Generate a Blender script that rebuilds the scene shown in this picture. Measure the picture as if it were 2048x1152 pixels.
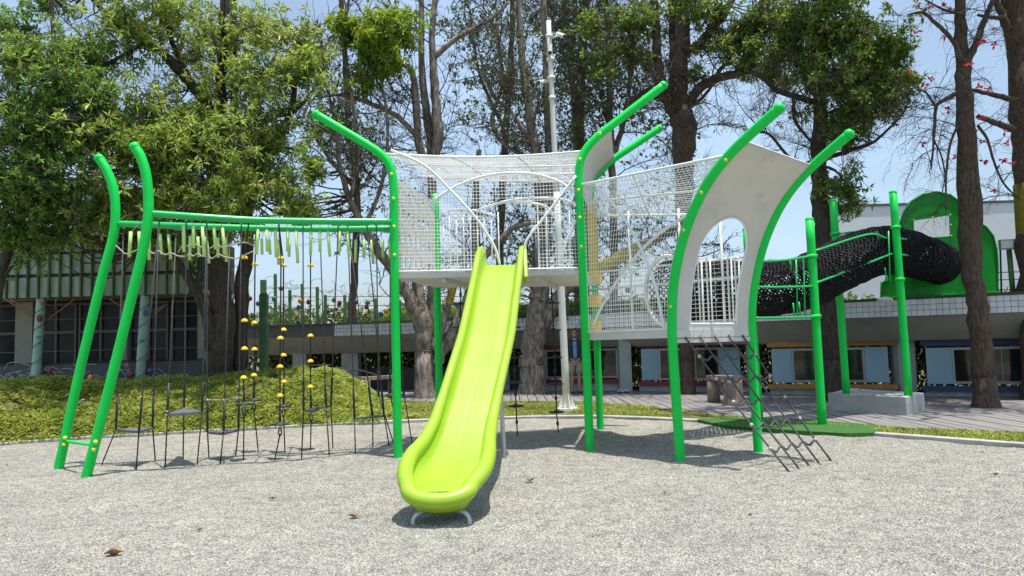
import bpy, math, random
import numpy as np
from mathutils import Vector, Matrix, noise as mnoise

for o in list(bpy.data.objects):
    bpy.data.objects.remove(o)
SC = bpy.context.scene
COL = SC.collection
RNG = np.random.default_rng(7)
random.seed(7)

# ------------------------------------------------------------------ camera
FPX, CX, CY, EYE = 1500.0, 1024.0, 576.0, 1.45
PITCH = math.atan(110 / 1500.0)
ROLL = 0.027
R0 = np.array([1.0, 0, 0]); Fw = np.array([0, math.cos(PITCH), math.sin(PITCH)])
U0 = np.array([0, -math.sin(PITCH), math.cos(PITCH)])
Rr = math.cos(ROLL) * R0 - math.sin(ROLL) * U0
Uu = math.sin(ROLL) * R0 + math.cos(ROLL) * U0
CAM = np.array([0, 0, EYE])
cd = bpy.data.cameras.new('camera')
cd.sensor_width = 36.0; cd.lens = FPX / 2048 * 36.0; cd.clip_end = 2000; cd.clip_start = 0.05
cam = bpy.data.objects.new('camera', cd); COL.objects.link(cam)
m = Matrix.Identity(4)
for i in range(3):
    m[i][0] = Rr[i]; m[i][1] = Uu[i]; m[i][2] = -Fw[i]; m[i][3] = CAM[i]
cam.matrix_world = m
SC.camera = cam

def ray(px, py):
    return Fw + (px - CX) / FPX * Rr - (py - CY) / FPX * Uu
def at_y(px, py, Y):
    d = ray(px, py); return CAM + d * (Y / d[1])
def at_z(px, py, z):
    d = ray(px, py); return CAM + d * ((z - EYE) / d[2])
def at_plane(px, py, p0, dirv):
    n = np.array([-dirv[1], dirv[0]]); d = ray(px, py)
    t = (n[0] * p0[0] + n[1] * p0[1]) / (n[0] * d[0] + n[1] * d[1])
    return CAM + d * t
def proj(p):
    v = np.asarray(p, float) - CAM
    w = v @ Fw
    return CX + FPX * (v @ Rr) / w, CY - FPX * (v @ Uu) / w

# ------------------------------------------------------------------ sky, sun, exposure
SUN = Vector((0.14, -0.10, 1.0)).normalized()
world = bpy.data.worlds.new('World'); SC.world = world; world.use_nodes = True
wn, wl = world.node_tree.nodes, world.node_tree.links
wn.clear()
wo = wn.new('ShaderNodeOutputWorld'); bg = wn.new('ShaderNodeBackground')
sky = wn.new('ShaderNodeTexSky'); sky.sky_type = 'NISHITA'; sky.sun_disc = False
sky.sun_elevation = math.asin(SUN.z); sky.sun_rotation = math.atan2(SUN.x, SUN.y)
sky.air_density = 1.2; sky.dust_density = 2.0; sky.ozone_density = 1.4; sky.altitude = 30
bg.inputs['Strength'].default_value = 0.125
tc = wn.new('ShaderNodeTexCoord'); mp = wn.new('ShaderNodeMapping'); mp.inputs['Scale'].default_value = (1, 1, 2.2)
nz = wn.new('ShaderNodeTexNoise'); nz.inputs['Scale'].default_value = 2.3; nz.inputs['Detail'].default_value = 7; nz.inputs['Roughness'].default_value = 0.55
rp = wn.new('ShaderNodeValToRGB'); rp.color_ramp.elements[0].position = 0.42; rp.color_ramp.elements[1].position = 0.75
rp.color_ramp.elements[0].color = (0.30, 0.30, 0.30, 1); rp.color_ramp.elements[1].color = (0.85, 0.85, 0.85, 1)
mx = wn.new('ShaderNodeMixRGB'); mx.inputs[2].default_value = (4.5, 6.1, 8.1, 1)
wl.new(tc.outputs['Generated'], mp.inputs['Vector']); wl.new(mp.outputs[0], nz.inputs['Vector'])
wl.new(nz.outputs['Fac'], rp.inputs['Fac']); wl.new(rp.outputs['Color'], mx.inputs[0])
wl.new(sky.outputs[0], mx.inputs[1]); wl.new(mx.outputs[0], bg.inputs['Color']); wl.new(bg.outputs[0], wo.inputs['Surface'])
sl = bpy.data.lights.new('sun', 'SUN'); sl.energy = 5.0; sl.angle = math.radians(0.53); sl.color = (1.0, 0.965, 0.90)
so = bpy.data.objects.new('sun', sl); COL.objects.link(so)
so.rotation_euler = SUN.to_track_quat('Z', 'Y').to_euler(); so.location = (3, -2, 25)
vs = SC.view_settings
vs.view_transform = 'Standard'; vs.look = 'None'; vs.exposure = 0.30; vs.gamma = 1.0; vs.use_curve_mapping = False
SC.render.engine = 'CYCLES'
SC.cycles.max_bounces = 7; SC.cycles.transparent_max_bounces = 8

# ------------------------------------------------------------------ materials
def mat(name, c, rough=0.6, c2=None, scale=6.0, bump=0.0, bscale=40.0, spec=0.5, metal=0.0, island=0.0, trans=0.0, detail=4, coat=0.0, stretch=None, lo=0.35, hi=0.65):
    mt = bpy.data.materials.new(name); mt.use_nodes = True
    n, l = mt.node_tree.nodes, mt.node_tree.links
    b = n['Principled BSDF']; out = n['Material Output']
    b.inputs['Roughness'].default_value = rough; b.inputs['Metallic'].default_value = metal
    b.inputs['Specular IOR Level'].default_value = spec
    b.inputs['Coat Weight'].default_value = coat
    tcn = n.new('ShaderNodeTexCoord'); vec = tcn.outputs['Object']
    if stretch:
        mpn = n.new('ShaderNodeMapping'); mpn.inputs['Scale'].default_value = stretch
        l.new(vec, mpn.inputs['Vector']); vec = mpn.outputs[0]
    src = None
    if c2 is not None:
        t = n.new('ShaderNodeTexNoise'); t.inputs['Scale'].default_value = scale; t.inputs['Detail'].default_value = detail
        l.new(vec, t.inputs['Vector'])
        r = n.new('ShaderNodeValToRGB'); r.color_ramp.elements[0].position = lo; r.color_ramp.elements[1].position = hi
        r.color_ramp.elements[0].color = (*c, 1); r.color_ramp.elements[1].color = (*c2, 1)
        l.new(t.outputs['Fac'], r.inputs['Fac']); src = r.outputs['Color']
    if island > 0:
        g = n.new('ShaderNodeNewGeometry'); h = n.new('ShaderNodeHueSaturation')
        mr = n.new('ShaderNodeMapRange'); mr.inputs['To Min'].default_value = 1 - island; mr.inputs['To Max'].default_value = 1 + island
        l.new(g.outputs['Random Per Island'], mr.inputs['Value']); l.new(mr.outputs[0], h.inputs['Value'])
        mr2 = n.new('ShaderNodeMapRange'); mr2.inputs['To Min'].default_value = 0.5 - island * 0.05; mr2.inputs['To Max'].default_value = 0.5 + island * 0.03
        l.new(g.outputs['Random Per Island'], mr2.inputs['Value']); l.new(mr2.outputs[0], h.inputs['Hue'])
        if src is None: h.inputs['Color'].default_value = (*c, 1)
        else: l.new(src, h.inputs['Color'])
        src = h.outputs['Color']
    if src is None: b.inputs['Base Color'].default_value = (*c, 1)
    else: l.new(src, b.inputs['Base Color'])
    if bump > 0:
        t2 = n.new('ShaderNodeTexNoise'); t2.inputs['Scale'].default_value = bscale; t2.inputs['Detail'].default_value = 5
        l.new(vec, t2.inputs['Vector'])
        bp = n.new('ShaderNodeBump'); bp.inputs['Strength'].default_value = bump; bp.inputs['Distance'].default_value = 0.03
        l.new(t2.outputs['Fac'], bp.inputs['Height']); l.new(bp.outputs[0], b.inputs['Normal'])
    if trans > 0:
        tr = n.new('ShaderNodeBsdfTranslucent'); ms = n.new('ShaderNodeMixShader'); ms.inputs[0].default_value = trans
        if src is None: tr.inputs['Color'].default_value = (*c, 1)
        else:
            hs = n.new('ShaderNodeHueSaturation'); hs.inputs['Value'].default_value = 1.9; hs.inputs['Hue'].default_value = 0.485
            l.new(src, hs.inputs['Color']); l.new(hs.outputs['Color'], tr.inputs['Color'])
        l.new(b.outputs[0], ms.inputs[1]); l.new(tr.outputs[0], ms.inputs[2]); l.new(ms.outputs[0], out.inputs['Surface'])
    return mt

M = {}
M['green'] = mat('green_paint', (0.002, 0.57, 0.066), 0.42, (0.003, 0.63, 0.08), 3, spec=0.3)
M['green_beam'] = mat('green_beam_paint', (0.010, 0.40, 0.085), 0.28, (0.012, 0.47, 0.11), 2.5, coat=0.15)
M['green_panel'] = mat('dark_green_paint', (0.003, 0.24, 0.016), 0.4, (0.004, 0.29, 0.022), 2, spec=0.3)
M['white'] = mat('white_powder_coat', (0.74, 0.74, 0.72), 0.42, (0.80, 0.80, 0.78), 4)
M['panel_white'] = mat('white_panel', (0.56, 0.545, 0.505), 0.5, (0.62, 0.60, 0.56), 2.2)
M['wire'] = mat('white_wire', (0.78, 0.78, 0.77), 0.45)
M['slide'] = mat('lime_plastic', (0.29, 0.465, 0.022), 0.36, (0.325, 0.50, 0.03), 2.5, bump=0.02, bscale=60)
def add_scuffs(mt, scale, stretch, c, amount):
    n, l = mt.node_tree.nodes, mt.node_tree.links; b = n['Principled BSDF']
    src = b.inputs['Base Color'].links[0].from_socket
    t = n.new('ShaderNodeTexCoord'); mp_ = n.new('ShaderNodeMapping'); mp_.inputs['Scale'].default_value = stretch; l.new(t.outputs['Object'], mp_.inputs['Vector'])
    z = n.new('ShaderNodeTexNoise'); z.inputs['Scale'].default_value = scale; z.inputs['Detail'].default_value = 8; z.inputs['Roughness'].default_value = .7; l.new(mp_.outputs[0], z.inputs['Vector'])
    r = n.new('ShaderNodeValToRGB'); r.color_ramp.elements[0].position = .56; r.color_ramp.elements[1].position = .72
    r.color_ramp.elements[0].color = (0, 0, 0, 1); r.color_ramp.elements[1].color = (amount,) * 3 + (1,); l.new(z.outputs['Fac'], r.inputs['Fac'])
    mx_ = n.new('ShaderNodeMixRGB'); mx_.inputs[2].default_value = (*c, 1); l.new(r.outputs['Color'], mx_.inputs[0]); l.new(src, mx_.inputs[1]); l.new(mx_.outputs[0], b.inputs['Base Color'])
    mr = n.new('ShaderNodeMapRange'); mr.inputs['To Min'].default_value = b.inputs['Roughness'].default_value; mr.inputs['To Max'].default_value = .75; l.new(r.outputs['Color'], mr.inputs['Value']); l.new(mr.outputs[0], b.inputs['Roughness'])
add_scuffs(M['slide'], 5, (9, 1, 1), (0.25, 0.33, 0.05), .45)
add_scuffs(M['green'], 14, (1, 1, .35), (0.05, 0.30, 0.09), .35)
add_scuffs(M['panel_white'], 2.2, (1, 1, .5), (0.36, 0.32, 0.25), .35)
M['yellow'] = mat('yellow_plastic', (0.80, 0.55, 0.02), 0.4, (0.72, 0.48, 0.015), 20)
M['bolt'] = mat('yellow_bolt_cap', (0.72, 0.66, 0.08), 0.4)
M['chime'] = mat('pale_green_tube', (0.46, 0.72, 0.20), 0.4, (0.52, 0.76, 0.25), 5, island=0.12)
M['rope_black'] = mat('black_rope', (0.018, 0.018, 0.02), 0.8, (0.04, 0.04, 0.042), 60)
M['rope_grey'] = mat('grey_rope', (0.045, 0.045, 0.048), 0.75, (0.095, 0.095, 0.095), 50)
M['rope_pale'] = mat('pale_rope', (0.35, 0.33, 0.31), 0.8, (0.46, 0.44, 0.42), 50)
M['rubber'] = mat('black_rubber', (0.02, 0.02, 0.022), 0.55, (0.035, 0.035, 0.037), 20)
M['rubber_grey'] = mat('grey_rubber', (0.10, 0.105, 0.11), 0.6, (0.15, 0.155, 0.16), 12)
M['steel'] = mat('galvanised_steel', (0.52, 0.53, 0.54), 0.4, (0.6, 0.6, 0.61), 9, metal=0.5)
M['net_black'] = mat('black_net_rope', (0.006, 0.006, 0.007), 0.75, (0.012, 0.012, 0.013), 30, spec=0.2)
M['concrete'] = mat('concrete', (0.34, 0.335, 0.32), 0.85, (0.46, 0.455, 0.44), 3.5, bump=0.2, bscale=30)
M['kerb'] = mat('kerb_concrete', (0.33, 0.315, 0.275), 0.85, (0.47, 0.45, 0.40), 4, bump=0.25, bscale=40)
M['wall_grey'] = mat('grey_green_wall', (0.33, 0.37, 0.34), 0.8, (0.40, 0.44, 0.41), 2.5)
M['soffit'] = mat('soffit_plaster', (0.25, 0.252, 0.222), 0.85, (0.31, 0.31, 0.275), 1.5)
M['tile'] = mat('white_tile', (0.66, 0.67, 0.67), 0.28, island=0.10)
M['grout'] = mat('dark_grout', (0.12, 0.12, 0.115), 0.9)
M['blue_panel'] = mat('pale_blue_panel', (0.27, 0.42, 0.52), 0.4, (0.32, 0.48, 0.58), 1.2)
M['alu'] = mat('grey_aluminium', (0.34, 0.36, 0.37), 0.4, metal=0.3)
M['glass'] = mat('dark_glass', (0.012, 0.014, 0.014), 0.06, (0.035, 0.03, 0.028), 2.2, spec=0.7)
M['glass_dim'] = mat('shaded_window_glass', (0.010, 0.011, 0.011), 0.25, (0.03, 0.03, 0.028), 1.6, spec=0.25)
M['red_beam'] = mat('maroon_beam', (0.20, 0.02, 0.035), 0.5)
M['orange_beam'] = mat('ochre_beam', (0.44, 0.20, 0.03), 0.5)
M['navy_beam'] = mat('navy_beam', (0.02, 0.045, 0.14), 0.5)
M['plank'] = mat('weathered_plank', (0.15, 0.135, 0.125), 0.85, (0.25, 0.232, 0.218), 3, stretch=(6, 0.8, 1), bump=0.25, bscale=20, island=0.15)
M['subfloor'] = mat('dark_subfloor', (0.03, 0.028, 0.026), 0.95)
M['log'] = mat('weathered_log', (0.20, 0.145, 0.11), 0.9, (0.36, 0.28, 0.22), 5, stretch=(3, 3, 0.5), bump=0.5, bscale=18)
M['earth'] = mat('earth', (0.10, 0.095, 0.05), 0.95, (0.17, 0.15, 0.085), 2.0, bump=0.4, bscale=20)
M['soil_green'] = mat('mossy_ground', (0.09, 0.085, 0.03), 0.95, (0.15, 0.15, 0.05), 5.0, bump=0.5, bscale=25)
M['turf'] = mat('artificial_turf', (0.028, 0.115, 0.014), 0.9, (0.045, 0.16, 0.02), 30, bump=0.5, bscale=160)
M['grass'] = mat('grass_blade', (0.21, 0.27, 0.04), 0.5, (0.36, 0.40, 0.09), 2.2, island=0.6, trans=0.3)
M['bark_dark'] = mat('dark_bark', (0.035, 0.026, 0.021), 0.95, (0.085, 0.064, 0.05), 7, stretch=(3, 3, 0.6), bump=0.9, bscale=22)
M['bark_brown'] = mat('brown_bark', (0.055, 0.035, 0.025), 0.95, (0.145, 0.098, 0.07), 9, stretch=(4, 4, 0.7), bump=1.0, bscale=26)
M['bark_pale'] = mat('pale_bark', (0.12, 0.092, 0.072), 0.95, (0.36, 0.30, 0.25), 4.5, stretch=(2.5, 2.5, 0.8), bump=0.8, bscale=20)
M['twig'] = mat('twig_bark', (0.05, 0.037, 0.03), 0.95, (0.10, 0.078, 0.062), 8)
M['twig_pale'] = mat('pale_twig_bark', (0.10, 0.076, 0.062), 0.95, (0.19, 0.15, 0.125), 8)
M['leaf_fine'] = mat('fine_leaf', (0.10, 0.21, 0.035), 0.40, (0.16, 0.27, 0.045), 0.8, island=0.5, trans=0.45)
M['leaf_long'] = mat('long_leaf', (0.17, 0.26, 0.04), 0.42, (0.28, 0.35, 0.075), 0.7, island=0.5, trans=0.42)
M['leaf_bright'] = mat('bright_leaf', (0.15, 0.25, 0.018), 0.42, (0.23, 0.33, 0.03), 0.8, island=0.4, trans=0.45)
M['leaf_dark'] = mat('dark_leaf', (0.05, 0.095, 0.022), 0.42, (0.085, 0.14, 0.028), 1.0, island=0.5, trans=0.2)
M['leaf_deep'] = mat('deep_green_leaf', (0.115, 0.19, 0.032), 0.42, (0.17, 0.24, 0.045), 0.9, island=0.45, trans=0.42)
M['leaf_hedge'] = mat('hedge_leaf', (0.06, 0.12, 0.022), 0.45, (0.16, 0.16, 0.05), 1.6, island=0.5, trans=0.3)
M['flower'] = mat('red_flower', (0.62, 0.05, 0.03), 0.5, island=0.3, trans=0.3)
M['wrap'] = mat('yellow_wrap', (0.50, 0.36, 0.02), 0.75, (0.60, 0.45, 0.05), 8, stretch=(1, 1, 6))
M['wrap_olive'] = mat('olive_wrap', (0.24, 0.19, 0.012), 0.8, (0.30, 0.25, 0.03), 8)
M['dead_leaf'] = mat('dry_leaf', (0.20, 0.115, 0.06), 0.7, (0.30, 0.19, 0.11), 20)
M['pole'] = mat('cream_pole_paint', (0.66, 0.65, 0.60), 0.45, (0.72, 0.71, 0.66), 3)
M['cream_wall'] = mat('cream_wall', (0.33, 0.315, 0.25), 0.85, (0.40, 0.385, 0.315), 1.5)
M['facade_pale'] = mat('pale_fascia_board', (0.25, 0.31, 0.235), 0.7, (0.42, 0.46, 0.37), 2.5, stretch=(4, 4, 0.6), island=0.15)
M['slat_green'] = mat('dark_green_slat', (0.035, 0.095, 0.03), 0.6, (0.07, 0.15, 0.05), 4)
M['fence_green'] = mat('green_fence_post', (0.06, 0.17, 0.05), 0.6, (0.09, 0.22, 0.06), 4)
M['mint'] = mat('mint_column', (0.30, 0.47, 0.37), 0.7, (0.38, 0.55, 0.45), 3)
M['window_frame'] = mat('window_frame_paint', (0.14, 0.135, 0.105), 0.6)
M['plinth'] = mat('dark_plinth', (0.085, 0.088, 0.092), 0.85, (0.11, 0.115, 0.12), 2)
M['dark_roof'] = mat('dark_roof', (0.05, 0.06, 0.05), 0.8)
M['far_wall'] = mat('far_white_wall', (0.66, 0.68, 0.69), 0.8, (0.72, 0.73, 0.74), 0.7)
M['orn_red'] = mat('red_ornament', (0.20, 0.025, 0.03), 0.4)
M['orn_blue'] = mat('blue_ornament', (0.03, 0.09, 0.25), 0.35)
M['orn_yellow'] = mat('amber_ornament', (0.55, 0.25, 0.012), 0.4)
M['orn_green'] = mat('green_ornament', (0.06, 0.22, 0.12), 0.4)
M['orn_peach'] = mat('peach_ornament', (0.33, 0.15, 0.11), 0.5)
M['wire_dark'] = mat('dark_wire', (0.03, 0.035, 0.03), 0.6)
M['wire_white'] = mat('white_wire_drawing', (0.55, 0.56, 0.58), 0.6)
M['copper'] = mat('rusty_rod', (0.28, 0.12, 0.08), 0.7)
M['skin'] = mat('skin', (0.42, 0.24, 0.165), 0.5)
M['hair'] = mat('black_hair', (0.012, 0.011, 0.011), 0.5)
M['jacket'] = mat('navy_jacket', (0.018, 0.022, 0.035), 0.75, (0.03, 0.034, 0.05), 10)
M['shirt'] = mat('blue_shirt', (0.16, 0.29, 0.45), 0.8)
M['shorts'] = mat('khaki_shorts', (0.33, 0.29, 0.225), 0.85, (0.38, 0.335, 0.265), 10)
M['white_cloth'] = mat('white_cloth', (0.75, 0.75, 0.74), 0.8)
M['lamp_lens'] = mat('lamp_lens', (0.55, 0.55, 0.5), 0.2)
M['sandal'] = mat('dark_sandal', (0.03, 0.03, 0.035), 0.6)

def gravel_material():
    mt = bpy.data.materials.new('gravel'); mt.use_nodes = True
    n, l = mt.node_tree.nodes, mt.node_tree.links
    b = n['Principled BSDF']; b.inputs['Roughness'].default_value = 0.9; b.inputs['Specular IOR Level'].default_value = 0.25
    t = n.new('ShaderNodeTexCoord')
    v = n.new('ShaderNodeTexVoronoi'); v.inputs['Scale'].default_value = 115
    l.new(t.outputs['Object'], v.inputs['Vector'])
    r = n.new('ShaderNodeValToRGB'); e = r.color_ramp.elements
    e[0].position = 0.0; e[0].color = (0.06, 0.06, 0.057, 1)
    e[1].position = 1.0; e[1].color = (0.54, 0.53, 0.48, 1)
    for p, c in ((0.22, (0.19, 0.186, 0.172, 1)), (0.5, (0.31, 0.306, 0.28, 1)), (0.8, (0.41, 0.40, 0.36, 1))):
        q = e.new(p); q.color = c
    sp = n.new('ShaderNodeSeparateColor'); l.new(v.outputs['Color'], sp.inputs['Color']); l.new(sp.outputs[0], r.inputs['Fac'])
    big = n.new('ShaderNodeTexNoise'); big.inputs['Scale'].default_value = 1.1; big.inputs['Detail'].default_value = 6; big.inputs['Roughness'].default_value = 0.65
    l.new(t.outputs['Object'], big.inputs['Vector'])
    br = n.new('ShaderNodeValToRGB'); br.color_ramp.elements[0].position = 0.3; br.color_ramp.elements[1].position = 0.7
    br.color_ramp.elements[0].color = (0.80, 0.79, 0.78, 1); br.color_ramp.elements[1].color = (1.12, 1.10, 1.07, 1)
    l.new(big.outputs['Fac'], br.inputs['Fac'])
    mm = n.new('ShaderNodeMixRGB'); mm.blend_type = 'MULTIPLY'; mm.inputs[0].default_value = 1
    l.new(r.outputs['Color'], mm.inputs[1]); l.new(br.outputs['Color'], mm.inputs[2])
    md_ = n.new('ShaderNodeTexNoise'); md_.inputs['Scale'].default_value = 7; md_.inputs['Detail'].default_value = 5; l.new(t.outputs['Object'], md_.inputs['Vector'])
    mr_ = n.new('ShaderNodeValToRGB'); mr_.color_ramp.elements[0].position = .32; mr_.color_ramp.elements[1].position = .55
    mr_.color_ramp.elements[0].color = (.72, .70, .67, 1); mr_.color_ramp.elements[1].color = (1.05, 1.02, .96, 1); l.new(md_.outputs['Fac'], mr_.inputs['Fac'])
    m2 = n.new('ShaderNodeMixRGB'); m2.blend_type = 'MULTIPLY'; m2.inputs[0].default_value = 1
    l.new(mm.outputs[0], m2.inputs[1]); l.new(mr_.outputs['Color'], m2.inputs[2]); l.new(m2.outputs[0], b.inputs['Base Color'])
    v2 = n.new('ShaderNodeTexNoise'); v2.inputs['Scale'].default_value = 55; v2.inputs['Detail'].default_value = 4
    l.new(t.outputs['Object'], v2.inputs['Vector'])
    bp = n.new('ShaderNodeBump'); bp.inputs['Strength'].default_value = 0.9; bp.inputs['Distance'].default_value = 0.02
    l.new(v2.outputs['Fac'], bp.inputs['Height']); l.new(bp.outputs[0], b.inputs['Normal'])
    return mt
M['gravel'] = gravel_material()
M['chip'] = mat('gravel_chip', (0.36, 0.355, 0.33), 0.9, island=0.45, spec=0.2)

# ------------------------------------------------------------------ mesh building
class MB:
    def __init__(s): s.V = []; s.Q = []; s.T = []; s.n = 0
    def add(s, v, q=None, t=None):
        v = np.asarray(v, float).reshape(-1, 3)
        s.V.append(v)
        if q is not None and len(q): s.Q.append(np.asarray(q, np.int64).reshape(-1, 4) + s.n)
        if t is not None and len(t): s.T.append(np.asarray(t, np.int64).reshape(-1, 3) + s.n)
        s.n += len(v); return s
    def tube(s, pts, r, sides=8, cap=True, squash=None):
        p = np.asarray(pts, float); N = len(p)
        r = np.broadcast_to(np.asarray(r, float), (N,))
        t = np.gradient(p, axis=0); t /= np.linalg.norm(t, axis=1, keepdims=True) + 1e-9
        mt = np.abs(t).mean(0); ref = np.zeros(3); ref[int(np.argmin(mt))] = 1
        a = np.cross(t, ref); a /= np.linalg.norm(a, axis=1, keepdims=True) + 1e-9
        if np.abs(t @ ref).max() > 0.85:
            cur = a[0].copy()
            for i in range(N):
                cur = cur - t[i] * (cur @ t[i]); cur /= np.linalg.norm(cur) + 1e-9; a[i] = cur
        b = np.cross(t, a)
        ang = np.arange(sides) / sides * 2 * math.pi
        v = p[:, None, :] + r[:, None, None] * (np.cos(ang)[None, :, None] * a[:, None, :] + np.sin(ang)[None, :, None] * b[:, None, :])
        i = np.arange(N - 1)[:, None] * sides; j = np.arange(sides)[None, :]; k = (j + 1) % sides
        q = np.stack([i + j, i + k, i + sides + k, i + sides + j], -1).reshape(-1, 4)
        vv = v.reshape(-1, 3); tr = None
        if cap:
            vv = np.vstack([vv, p[0], p[-1]]); c0 = N * sides; c1 = c0 + 1
            j = np.arange(sides); k = (j + 1) % sides
            tr = np.vstack([np.stack([k, j, np.full(sides, c0)], -1), np.stack([j + (N - 1) * sides, k + (N - 1) * sides, np.full(sides, c1)], -1)])
        return s.add(vv, q, tr)
    def frame(s, c, ax, size):
        c = np.asarray(c, float); ax = [np.asarray(a, float) for a in ax]
        sg = np.array([[x, y, z] for z in (-.5, .5) for y in (-.5, .5) for x in (-.5, .5)])
        v = c + sum(sg[:, i:i + 1] * size[i] * ax[i] for i in range(3))
        return s.add(v, [[0, 2, 3, 1], [4, 5, 7, 6], [0, 1, 5, 4], [2, 6, 7, 3], [0, 4, 6, 2], [1, 3, 7, 5]])
    def box(s, c, size, rz=0.0):
        ca, sa = math.cos(rz), math.sin(rz)
        return s.frame(c, ((ca, sa, 0), (-sa, ca, 0), (0, 0, 1)), size)
    def beam(s, a, b, w, h, up=(0, 0, 1)):
        a = np.asarray(a, float); b = np.asarray(b, float); d = b - a; L = np.linalg.norm(d); d /= L
        sd = np.cross(d, up); sd /= np.linalg.norm(sd) + 1e-9; u = np.cross(sd, d)
        return s.frame((a + b) / 2, (d, sd, u), (L, w, h))
    def sphere(s, c, r, seg=10, rings=6, sc=(1, 1, 1), lo=-90, hi=90):
        c = np.asarray(c, float)
        la = np.radians(np.linspace(lo, hi, rings + 1)); lon = np.arange(seg) / seg * 2 * math.pi
        v = np.stack([np.cos(la)[:, None] * np.cos(lon), np.cos(la)[:, None] * np.sin(lon), np.sin(la)[:, None] * np.ones(seg)], -1).reshape(-1, 3)
        i = np.arange(rings)[:, None] * seg; j = np.arange(seg)[None, :]; k = (j + 1) % seg
        q = np.stack([i + j, i + k, i + seg + k, i + seg + j], -1).reshape(-1, 4)
        t = None; vv = v * r * np.asarray(sc) + c
        if lo > -89:
            vv = np.vstack([vv, c + np.array([0, 0, math.sin(math.radians(lo)) * r * sc[2]])])
            t = [[(jj + 1) % seg, jj, len(vv) - 1] for jj in range(seg)]
        return s.add(vv, q, t)
    def grid(s, P, closed_u=False, flip=False):
        P = np.asarray(P, float); a, b = P.shape[:2]
        i = np.arange(a if closed_u else a - 1)[:, None]; j = np.arange(b - 1)[None, :]; i2 = (i + 1) % a
        q = np.stack([i * b + j, i2 * b + j, i2 * b + j + 1, i * b + j + 1], -1).reshape(-1, 4)
        if flip: q = q[:, ::-1]
        return s.add(P.reshape(-1, 3), q)
    def prism(s, poly, z0, z1):
        n = len(poly); p = np.asarray(poly, float)
        v = np.vstack([np.c_[p, np.full(n, z0)], np.c_[p, np.full(n, z1)]])
        q = [[i, (i + 1) % n, n + (i + 1) % n, n + i] for i in range(n)]
        t = [[0, i + 1, i] for i in range(1, n - 1)] + [[n, n + i, n + i + 1] for i in range(1, n - 1)]
        return s.add(v, q, t)
    def lathe(s, c, prof, seg=16):
        c = np.asarray(c, float); a = np.arange(seg) / seg * 2 * math.pi
        P = np.stack([np.stack([r * np.cos(a), r * np.sin(a), np.full(seg, z)], -1) for r, z in prof], 1) + c
        return s.grid(P, closed_u=True)
    def build(s, name, m, parent=None, smooth=True, origin=None, kind=None, label=None):
        V = np.vstack(s.V)
        org = np.zeros(3)
        root = parent
        if parent is not None:
            while root.parent is not None: root = root.parent
            org = np.array(root['_org'])
        elif origin is not None: org = np.asarray(origin, float)
        V = V - org
        Q = np.vstack(s.Q) if s.Q else np.zeros((0, 4), np.int64)
        T = np.vstack(s.T) if s.T else np.zeros((0, 3), np.int64)
        me = bpy.data.meshes.new(name)
        me.vertices.add(len(V)); me.vertices.foreach_set('co', V.astype(np.float32).ravel())
        nl = len(Q) * 4 + len(T) * 3
        me.loops.add(nl); me.loops.foreach_set('vertex_index', np.concatenate([Q.ravel(), T.ravel()]).astype(np.int32))
        me.polygons.add(len(Q) + len(T))
        st = np.concatenate([np.arange(len(Q)) * 4, len(Q) * 4 + np.arange(len(T)) * 3]).astype(np.int32)
        me.polygons.foreach_set('loop_start', st)
        me.polygons.foreach_set('use_smooth', np.full(len(st), bool(smooth)))
        me.update(calc_edges=True); me.validate()
        me.materials.append(M[m] if isinstance(m, str) else m)
        o = bpy.data.objects.new(name, me); COL.objects.link(o)
        if parent is not None:
            o.parent = parent
        else:
            o.location = org; o['_org'] = tuple(org)
        if kind: o['kind'] = kind
        if label: o['label'] = label
        return o

def thing(name, label, cat, loc, group=None):
    o = bpy.data.objects.new(name, None); COL.objects.link(o)
    o.location = tuple(float(x) for x in loc); o['_org'] = tuple(float(x) for x in loc); o.empty_display_size = 0.2
    o['label'] = label; o['category'] = cat
    if group: o['group'] = group
    return o
def tag(o, label, cat, group=None):
    o['label'] = label; o['category'] = cat
    if group: o['group'] = group
    return o
def struct(o):
    o['kind'] = 'structure'; return o

def cr(pts, n=8):
    p = np.asarray(pts, float)
    if len(p) < 3:
        t = np.linspace(0, 1, n + 1)[:, None]; return p[0] * (1 - t) + p[-1] * t
    q = np.vstack([2 * p[0] - p[1], p, 2 * p[-1] - p[-2]]); out = []
    for i in range(1, len(q) - 2):
        for k in range(n):
            t = k / n
            out.append(0.5 * (2 * q[i] + (q[i + 1] - q[i - 1]) * t + (2 * q[i - 1] - 5 * q[i] + 4 * q[i + 1] - q[i + 2]) * t * t + (3 * q[i] - q[i - 1] - 3 * q[i + 1] + q[i + 2]) * t ** 3))
    out.append(p[-1]); return np.array(out)
def interp_z(curve, z):
    z = np.asarray(z, float); o = np.argsort(curve[:, 2]); c = curve[o]
    return np.stack([np.interp(z, c[:, 2], c[:, 0]), np.interp(z, c[:, 2], c[:, 1]), z], -1)
def unit(v): v = np.asarray(v, float); return v / (np.linalg.norm(v) + 1e-9)

# ================================================================== GROUND
kerb_pts = cr([(-13, 4), (-11.5, 9.0), (-8.4, 12.35), (-6.2, 13.3), (-3.9, 13.95), (-1.2, 14.4), (1.4, 14.2), (3.2, 12.9), (4.4, 11.45), (6.3, 9.2), (8.2, 6.4), (9.5, 3), (9.8, -2)], 10)
gb = MB()
gx = np.concatenate([np.linspace(-600, -40, 8), np.linspace(-34, 34, 35), np.linspace(40, 600, 8)])
gy = np.concatenate([np.linspace(-60, -10, 4), np.linspace(-6, 60, 40), np.linspace(70, 1200, 10)])
P = np.array([[(x, y, -0.03) for y in gy] for x in gx]); gb.grid(P)
struct(gb.build('ground', 'earth'))

def kerb_y(x):
    return np.interp(x, kerb_pts[:, 0], kerb_pts[:, 1])
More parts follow.
